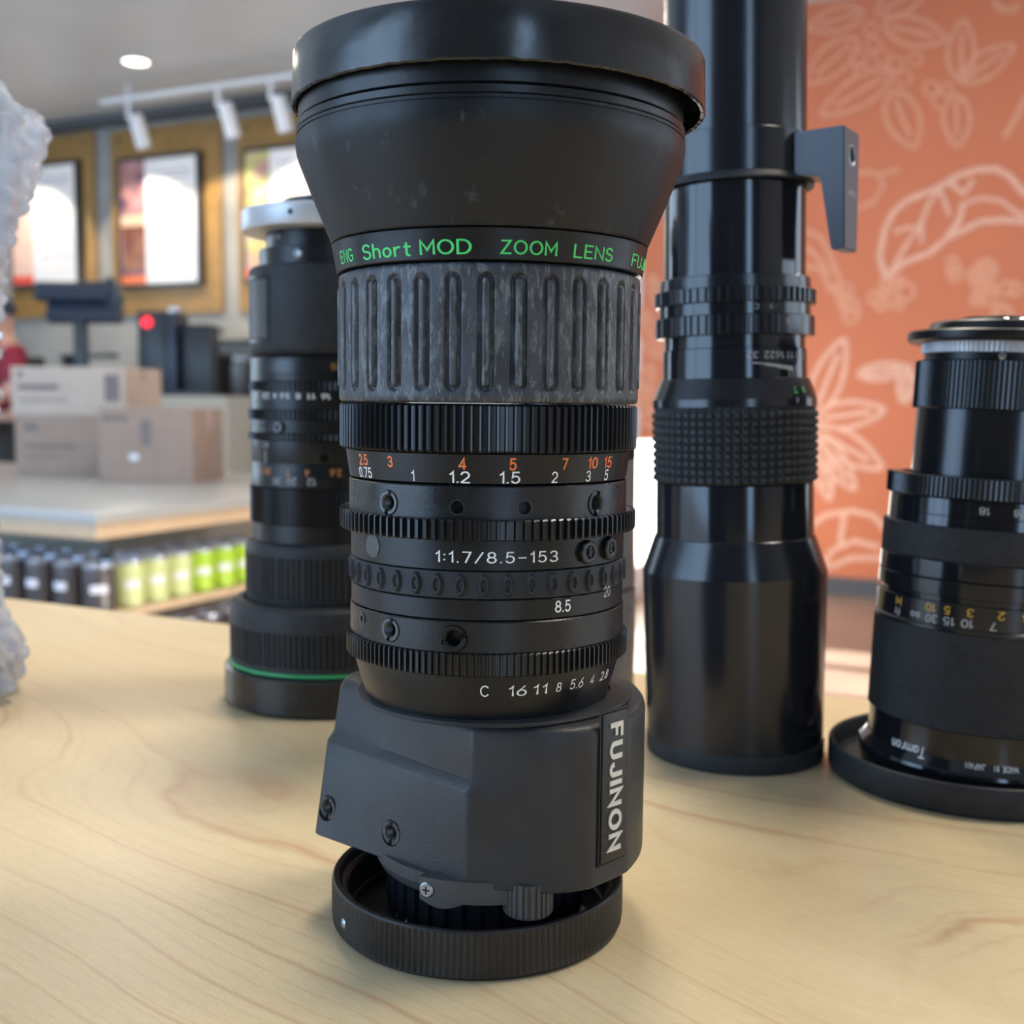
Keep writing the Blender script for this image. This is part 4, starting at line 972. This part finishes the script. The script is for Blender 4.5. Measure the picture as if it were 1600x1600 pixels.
pos_words = ['nearest the counter corner', 'second from the corner', 'third from the corner', 'fourth from the corner', 'fifth from the corner', 'sixth from the corner', 'seventh from the corner']
protos = {}
def place_can(kind, x, y, z, label, rz, group):
    if kind not in protos: protos[kind] = c = make_can(M[kind])
    else: c = copy_tree(protos[kind])
    c.location = (x, y, z + .0015); c.rotation_euler = (0, 0, rz); tag(c, label, 'can', group)
place_can('darkcan', -2.365, 2.293, .482, 'charcoal can at the very corner of the upper shelf', radians(45), 'cans on the upper shelf')
for i in range(6):
    place_can('darkcan', -2.475 - .108 * i, 2.296, .482, 'charcoal can in the front row of the upper shelf, %s' % pos_words[i + 1], 0, 'cans on the upper shelf')
for i in range(6):
    place_can('darkcan', -2.53 - .108 * i, 2.41, .482, 'charcoal can in the second row of the upper shelf, %s from the corner' % ['first', 'second', 'third', 'fourth', 'fifth', 'sixth'][i], 0, 'second row of charcoal cans')
kinds = ['palegreen'] * 3 + ['lime'] * 4
for i, k in enumerate(kinds):
    nm = {'palegreen': 'pale green can', 'lime': 'lime green can'}[k]
    j = i if k == 'palegreen' else i - 3
    place_can(k, -2.362, 2.398 + .0975 * i, .482, '%s on the side of the upper shelf, %s' % (nm, ['first', 'second', 'third', 'fourth'][j] + ' from the corner'), radians(60), 'cans on the upper shelf')
for i, k in enumerate(kinds[1:]):
    place_can('darkcan' if i < 0 else k, -2.47, 2.50 + .0975 * i, .482, '%s behind the side row of the upper shelf, %s from the corner' % ({'palegreen': 'pale green can', 'lime': 'lime green can'}[k], ['first', 'second', 'third', 'fourth', 'fifth', 'sixth'][i]), radians(60), 'second row of %s' % {'palegreen': 'pale green cans', 'lime': 'lime cans'}[k])
for i in range(5):
    place_can('darkcan', -2.362, 2.62 + .1 * i, .28, 'charcoal can on the lower shelf, %s from the corner' % ['first', 'second', 'third', 'fourth', 'fifth'][i], radians(60), 'cans on the lower shelf')

# cardboard boxes on the counter
def carton(x, y, z, wx, wy, h, rz, label, prints, mats, sticker=False):
    """x,y = front-left bottom corner; local +x runs along the front face"""
    r = empty('cardboard_box', (x, y, z), rz); tag(r, label, 'box', 'cardboard boxes on the counter')
    bd_ = boxm('carton_body', 0, wx, 0, wy, 0, h, mats, r, .003)
    boxm('packing_tape', wx * .0, wx, wy / 2 - .025, wy / 2 + .025, h, h + .0008, M['tape'], r)
    boxm('packing_tape', wx, wx + .0006, wy / 2 - .025, wy / 2 + .025, h * .7, h, M['tape'], r)
    for (a0, a1, b0, b1) in prints: boxm('printed_text', a0 * wx, a1 * wx, -.0006, 0, b0 * h, b1 * h, M['print'], r)
    if sticker: boxm('sticker', .33 * wx, .42 * wx, -.0008, 0, .30 * h, .38 * h, M['label'], r)
    return r
carton(-3.194, 3.110, .757, .362, .285, .268, radians(18.2), 'brown cardboard box with a small white sticker, nearest the counter corner', [(.05, .32, .82, .90), (.45, .56, .5, .85)], M['card'], True)
carton(-3.725, 3.20, .757, .46, .36, .232, radians(22), 'brown cardboard box at the bottom of the stack', [(.08, .2, .74, .88), (.08, .52, .45, .52), (.08, .4, .30, .34)], M['card'])
carton(-3.735, 3.195, .9895, .46, .36, .19, radians(21), 'paler cardboard box on top of the stack', [(.06, .11, .78, .9), (.06, .42, .52, .64), (.82, .95, .3, .85), (.06, .5, .3, .34)], M['card2'])

# white waste cabinet standing in the sun by the orange wall
wc = empty('condiment_cabinet', (-2.48, 5.80, 0)); tag(wc, 'white sunlit cabinet standing in front of the orange wall, seen between two lenses', 'cabinet')
boxm('body', -.36, .36, -.35, .45, 0, .83, M['white'], wc, .004); boxm('counter_top', -.38, .38, -.37, .47, .83, .855, M['white'], wc, .004)
boxm('door', .361, .372, -.33, .03, .08, .8, M['white'], wc, .002); boxm('door', .361, .372, .06, .43, .08, .8, M['white'], wc, .002)

# ------------------------------------------------------------------ back wall: wood panels, menu boards
def wall_panel(x0, x1, z0, z1, label):
    r = empty('wood_panel', ((x0 + x1) / 2, 6.985, z0)); tag(r, label, 'wall panel', 'wood panels behind the menu boards')
    w_ = (x1 - x0) / 2
    boxm('board', -w_, w_, -.015, .012, 0, z1 - z0, M['woodpanel'], r, .002)
    for sx in (-1, 1):
        V, F = rev([(18, -6), (18, 3), (14, 5), (.01, 5)], 16, None, False)
        V = [(x, -z, y) for x, y, z in V]; link('fixing_bolt', mesh('fb', V, F), M['steeldark'], r, (sx * (w_ - .09), -.014, z1 - z0 - .07))
    return r
wall_panel(-8.1, -7.14, 1.72, 3.17, 'amber wood panel behind the leftmost menu board')
wall_panel(-6.96, -5.86, 1.72, 3.15, 'amber wood panel behind the middle menu board')
wall_panel(-5.70, -4.82, 1.72, 3.13, 'amber wood panel behind the rightmost menu board, partly hidden by the lenses')
def menu(x0, x1, z0, z1, label, photo, cup, strip):
    r = empty('menu_board', ((x0 + x1) / 2, 6.97, z0)); tag(r, label, 'menu board', 'menu boards')
    w_ = (x1 - x0) / 2; h = z1 - z0
    boxm('frame', -w_, w_, -.05, 0, 0, h, M['screen_frame'], r, .006)
    sc_ = boxm('screen', -w_ + .035, w_ - .035, -.054, -.05, .035, h - .035, M['menupage'], r)
    p1 = -w_ + .035 + (2 * w_ - .07) * .34
    boxm('photo', -w_ + .036, p1, -.0555, -.054, .036, h - .036, M[photo], r)
    if cup:                                   # iced drink in a tapered glass, shape laid on the photo
        me = bpy.data.meshes.new('drink_photo')
        me.from_pydata([(-w_ + .08, -.0565, .14), (p1 - .02, -.0565, .14), (p1, -.0565, .48), (-w_ + .045, -.0565, .48), (p1, -.0565, .56), (-w_ + .045, -.0565, .56)], [], [(0, 1, 2, 3), (3, 2, 4, 5)])
        me.materials.append(M['cupbrown']); me.materials.append(M['cupcream']); me.polygons[1].material_index = 1
        o = bpy.data.objects.new('drink_photo', me); COL.objects.link(o); o.parent = r
    boxm('colour_strip', -w_ + .036, p1, -.0570, -.0555, .036, .10, M[strip], r)
    for z in (.86, .82, .60, .57, .42, .39, .24):
        boxm('menu_line', p1 + .08, w_ - .08, -.0552, -.054, h * z, h * z + .014, M['menuline'], r)
menu(-8.05, -7.27, 1.96, 2.96, 'leftmost menu board, with a red strip at its lower left', 'photo_red', False, 'redstrip')
menu(-6.85, -6.02, 1.92, 2.925, 'middle menu board showing a brown iced drink', 'photo_drink', True, 'orangestrip')
menu(-5.62, -4.90, 1.92, 2.90, 'rightmost menu board with a green patch, half hidden by the lenses', 'photo_green', False, 'orangestrip')

# track with three spotlights
tk = boxm('light_track', -6.35, -4.3, 6.27, 6.31, 3.14, 3.17, M['spotwhite']); tag(tk, 'white lighting track below the ceiling carrying the spotlights', 'light track')
V, F = [], []
for x in (-6.1, -4.5):
    v, f = box_v(x - .01, x + .01, 6.28, 6.30, 3.17, H); b = len(V); V += v; F += [tuple(i + b for i in q) for q in f]
me = bpy.data.meshes.new('hanger_rods'); me.from_pydata(V, [], F); link('hanger_rods', me, M['spotwhite'], tk)
def track_spot():
    r = empty('track_spotlight', (0, 0, 0))
    boxm('stem', -.012, .012, -.012, .012, -.12, 0, M['spotwhite'], r)
    V, F = rev([(.01, 0), (46, 0), (50, -6), (50, -225), (46, -230), (44, -215), (.01, -212)], 40, None, False)
    c = link('lamp_can', mesh('lc', V, F), M['spotwhite'], r, (.03, .03, -.09), (radians(12), radians(-9), 0))
    return r
ts = None
for i, (x, lb) in enumerate(((-6.10, 'leftmost'), (-5.30, 'middle'), (-4.86, 'rightmost'))):
    if ts is None: ts = s_ = track_spot()
    else: s_ = copy_tree(ts)
    s_.location = (x, 6.29, 3.14); tag(s_, 'white cylindrical spotlight on the track, %s of the three' % lb, 'spotlight', 'track spotlights')
def spot(name, loc, target, power, size, blend=.4):
    l = bpy.data.lights.new(name, 'SPOT'); l.energy = power; l.spot_size = radians(size); l.spot_blend = blend; l.color = (1, .87, .66); l.shadow_soft_size = .03
    o = bpy.data.objects.new(name, l); COL.objects.link(o); o.location = loc; o.rotation_euler = (Vector(target) - Vector(loc)).to_track_quat('-Z', 'Y').to_euler()
for x, tx in ((-7.65, -7.72), (-6.50, -6.50), (-5.72, -5.72), (-5.05, -5.05)):
    spot('track_spot_light', (x, 6.42, 2.86), (tx, 6.95, 2.10), 42, 92, .3)
# recessed ceiling lamps
def downlight():
    r = empty('ceiling_lamp', (0, 0, 0))
    V, F = rev([(78, 0), (96, 0), (98, -3), (94, -7), (80, -6)], 40); link('trim_ring', mesh('t', V, F), M['spotwhite'], r)
    V, F = rev([(.01, -2), (79, -2), (79, -1), (.01, -1)], 40, None, False); link('lamp_lens', mesh('l', V, F), M['lampglow'], r)
    return r
dl = None
for i, (x, y, lb) in enumerate(((-5.65, 5.90, 'small glowing ceiling lamp above the leftmost track spotlight'), (-3.93, 4.23, 'glowing ceiling lamp at the top of the picture'))):
    if dl is None: dl = q_ = downlight()
    else: q_ = copy_tree(dl)
    q_.location = (x, y, H); tag(q_, lb, 'ceiling light', 'recessed ceiling lamps')

# back bar
bbx = boxm('back_bar', -8.4, -4.9, 6.35, 6.98, 0, .95, M['shelfback']); tag(bbx, 'grey back bar counter along the menu wall', 'counter')
# service counter in the middle distance
svc = boxm('service_counter', -8.3, -4.6, 5.5, 5.95, 0, 1.08, M['shelfback'], None, .004); tag(svc, 'grey service counter in front of the back bar', 'counter')
# dark register display seen from behind
rg_ = empty('register_display', (-4.62, 4.4, 0)); tag(rg_, 'tilted navy black register display seen from behind, above the stacked boxes', 'display')
RX = Matrix.Rotation(radians(22), 4, 'Z')
rg_.rotation_euler = (0, 0, radians(22)); rg_.location = (-4.85, 4.60, 0)
V, F = box_v(-.23, .20, -.04, .03, 0, .105); b1 = boxm('upper_housing', -.225, .20, -.035, .03, 0, .10, M['navy'], rg_, .012, (-.01, 0, 1.580), (radians(-20), 0, 0))
boxm('lower_housing', -.20, .21, -.045, .03, 0, .105, M['navy'], rg_, .015, (.02, .02, 1.465), (radians(-20), 0, 0))
boxm('side_arm', .18, .27, -.02, .05, 0, .14, M['black'], rg_, .01, (.0, .02, 1.47), (0, radians(-25), 0))
boxm('post', -.03, .03, 0, .06, 0, 1.5, M['black'], rg_, .005)
boxm('foot_plate', -.15, .15, -.1, .16, 0, .02, M['black'], rg_, .005)
# brewer with red light
bw = empty('coffee_brewer', (-5.17, 5.66, .06)); bw.rotation_euler = (0, 0, radians(20)); tag(bw, 'tall black coffee brewer with a round red light', 'coffee machine')
boxm('base', -.19, .30, -.12, .12, 1.02, 1.045, M['black'], bw)
boxm('tower', -.17, .02, -.12, .1, 1.02, 1.545, M['black'], bw, .01)
boxm('side_column', .02, .075, -.12, .1, 1.02, 1.535, M['navy'], bw, .012)
boxm('tank', .09, .28, -.06, .1, 1.02, 1.47, M['black'], bw, .012)
V, F = rev([(32, 0), (32, 8), (26, 12), (.01, 12)], 28, None, False); V = [(x, -z, y) for x, y, z in V]; link('red_light', mesh('rl', V, F), M['red_led'], bw, (-.105, -.12, 1.475))
V, F = rev([(.01, 0), (38, 0), (44, 10), (40, 38), (20, 50), (.01, 52)], 28, None, False); link('glass_cap', mesh('gc', V, F), M['chrome'], bw, (.03, 0, 1.535))
# small appliances and bottles on the service counter
def bottle(x, y, z, r, h, m, label, cat='bottle', nm='syrup_bottle'):
    V, F = rev([(.01, 0), (r, 0), (r, h * .62), (r * .4, h * .78), (r * .36, h * .95), (.01, h * .95)], 28, None, False)
    o = link(nm, mesh('b', V, F), m, None, (x, y, z)); tag(o, label, cat)
    V, F = rev([(.01, h * .95), (r * .45, h * .95), (r * .45, h), (.01, h)], 20, None, False); link('cap', mesh('c', V, F), M['black'], o); return o
redm = mat('red_bottle', (.35, .05, .05), .4)
bottle(-5.42, 5.6, 1.08, 34, 130, redm, 'small red bottle left of the tall black brewer')
bottle(-5.50, 5.84, 1.08, 36, 250, M['card2'], 'pale tall canister left of the tall black brewer', 'canister', 'canister')
gr = empty('espresso_grinder', (-6.12, 5.72, 1.08)); tag(gr, 'small dark grinder on the service counter between the person and the brewer', 'grinder')
V, F = rev([(.01, 0), (75, 0), (70, 20), (45, 60), (42, 140), (.01, 140)], 28, None, False); link('base', mesh('b', V, F), M['steeldark'], gr)
V, F = rev([(.01, 140), (35, 140), (60, 250), (62, 270), (.01, 270)], 28, None, False); link('hopper', mesh('b', V, F), M['black'], gr)
boxm('handle_arm', .02, .42, -.03, .03, .245, .275, M['black'], gr, .005)
em = empty('espresso_machine', (-7.05, 6.0, 0)); em.location = (-6.55, 5.72, 1.08); tag(em, 'dark espresso machine with a steel gauge beside the person in red', 'coffee machine')
boxm('body', -.16, .2, -.12, .15, 0, .15, M['black'], em, .02); boxm('group_head', -.13, .1, -.16, .1, .15, .26, M['steeldark'], em, .02)
V, F = rev([(30, 0), (30, 12), (24, 16), (.01, 14)], 24, None, False); V = [(x, -z, y) for x, y, z in V]; link('gauge', mesh('g', V, F), M['chrome'], em, (-.01, -.16, .2))
for i, (x, m_, w_, h_, lb) in enumerate(((-5.9, 'steeldark', .17, .30, 'dull steel container'), (-5.62, 'black', .15, .42, 'black appliance'), (-5.3, 'steeldark', .16, .38, 'dark steel urn'), (-5.08, 'black', .12, .34, 'narrow black appliance'))):
    r = empty('back_bar_appliance', (x, 6.6, .95)); tag(r, '%s on the back bar under the wood panels, %s' % (lb, ['leftmost', 'second', 'third', 'rightmost'][i] + ' of the row'), 'appliance')
    boxm('body', -w_ / 2, w_ / 2, -.12, .12, 0, h_, M[m_], r, .015); boxm('lid', -w_ / 2 + .01, w_ / 2 - .01, -.11, .11, h_, h_ + .03, M['steel'], r, .008)
sh = empty('wall_shelf', (-5.5, 6.88, 1.50)); tag(sh, 'long grey wall shelf below the menu boards', 'shelf')
boxm('shelf_board', -1.0, .62, -.14, .12, 0, .025, M['shelfback'], sh)
for x in (-.8, .5): boxm('bracket', x - .012, x + .012, -.12, .12, -.1, 0, M['black'], sh)
for i, x in enumerate((-6.05, -5.82, -5.42, -5.2)):
    V, F = rev([(.01, 0), (30, 0), (42, 70), (44, 80), (41, 80), (28, 4), (.01, 4)], 24, None, False)
    o = link('steel_cup', mesh('c', V, F), M['steel'], None, (x, 6.88, 1.525)); tag(o, 'small steel cup on the long wall shelf, %s of four' % ['leftmost', 'second', 'third', 'rightmost'][i], 'cup', 'steel cups on the wall shelf')

# ------------------------------------------------------------------ person in a red shirt at the left edge
def skin_body(name, joints, bones, m, parent, lvl=2):
    me = bpy.data.meshes.new(name); me.from_pydata([j[0] for j in joints], bones, [])
    o = link(name, me, m, parent)
    sk = o.modifiers.new('skin', 'SKIN'); sk.use_smooth_shade = True
    for i, j in enumerate(joints): me.skin_vertices[0].data[i].radius = j[1]
    me.skin_vertices[0].data[0].use_root = True
    ss = o.modifiers.new('sub', 'SUBSURF'); ss.levels = lvl; ss.render_levels = lvl
    return o
pr = empty('person', (-6.04, 5.15, 0)); pr.rotation_euler = (0, 0, radians(150)); tag(pr, 'person in a dark red shirt and dark cap standing beyond the boxes, left edge', 'person')
J = [((0, 0, .92), (.15, .11)), ((0, 0, 1.05), (.14, .10)), ((0, .01, 1.22), (.17, .11)), ((0, .01, 1.34), (.15, .09)), ((0, .0, 1.41), (.06, .06)), ((0, .02, 1.46), (.055, .055)),
     ((0, .03, 1.52), (.075, .085)), ((0, .025, 1.60), (.075, .09)),
     ((.17, 0, 1.33), (.065, .065)), ((.21, .02, 1.10), (.048, .048)), ((.19, .20, 1.00), (.036, .036)), ((.18, .28, .99), (.03, .02)),
     ((-.17, 0, 1.33), (.065, .065)), ((-.21, .02, 1.10), (.048, .048)), ((-.19, .20, 1.00), (.036, .036)), ((-.18, .28, .99), (.03, .02)),
     ((.09, 0, .86), (.10, .10)), ((.10, .02, .48), (.065, .065)), ((.10, -.01, .08), (.042, .042)), ((.10, .12, .035), (.04, .03)),
     ((-.09, 0, .86), (.10, .10)), ((-.10, .02, .48), (.065, .065)), ((-.10, -.01, .08), (.042, .042)), ((-.10, .12, .035), (.04, .03))]
Bn = [(0, 1), (1, 2), (2, 3), (3, 4), (4, 5), (5, 6), (6, 7), (3, 8), (8, 9), (9, 10), (10, 11), (3, 12), (12, 13), (13, 14), (14, 15), (0, 16), (16, 17), (17, 18), (18, 19), (0, 20), (20, 21), (21, 22), (22, 23)]
skin_body('body', J, Bn, M['skin'], pr)
Js = [((0, 0, .90), (.175, .135)), ((0, 0, 1.05), (.155, .12)), ((0, .01, 1.22), (.185, .125)), ((0, .01, 1.35), (.16, .10)), ((0, 0, 1.39), (.08, .075)),
      ((.17, 0, 1.335), (.078, .078)), ((.21, .015, 1.12), (.062, .062)), ((-.17, 0, 1.335), (.078, .078)), ((-.21, .015, 1.12), (.062, .062))]
skin_body('shirt', Js, [(0, 1), (1, 2), (2, 3), (3, 4), (3, 5), (5, 6), (3, 7), (7, 8)], M['redshirt'], pr)
Jt = [((0, 0, .93), (.165, .13)), ((.09, 0, .84), (.115, .115)), ((.10, .02, .48), (.08, .08)), ((.10, -.01, .10), (.06, .06)), ((-.09, 0, .84), (.115, .115)), ((-.10, .02, .48), (.08, .08)), ((-.10, -.01, .10), (.06, .06))]
skin_body('trousers', Jt, [(0, 1), (1, 2), (2, 3), (0, 4), (4, 5), (5, 6)], M['trouser'], pr)
V, F = rev([(.01, 118), (50, 106), (84, 70), (94, 20), (90, -6), (84, -8), (.01, 10)], 32, None, False)
cp = link('cap', mesh('cap', V, F, 60), M['hair'], pr, (0, .028, 1.575), (radians(-8), 0, 0))
V, F = rev([(.01, 0), (70, 0), (66, -6), (.01, -8)], 24, None, False); link('cap_brim', mesh('br', V, F), M['hair'], cp, (0, .07, 0))
V, F = rev([(.01, 12), (9, 8), (14, -10), (10, -16), (.01, -18)], 12, None, False); link('nose', mesh('n', V, F), M['skin'], pr, (0, .122, 1.535))
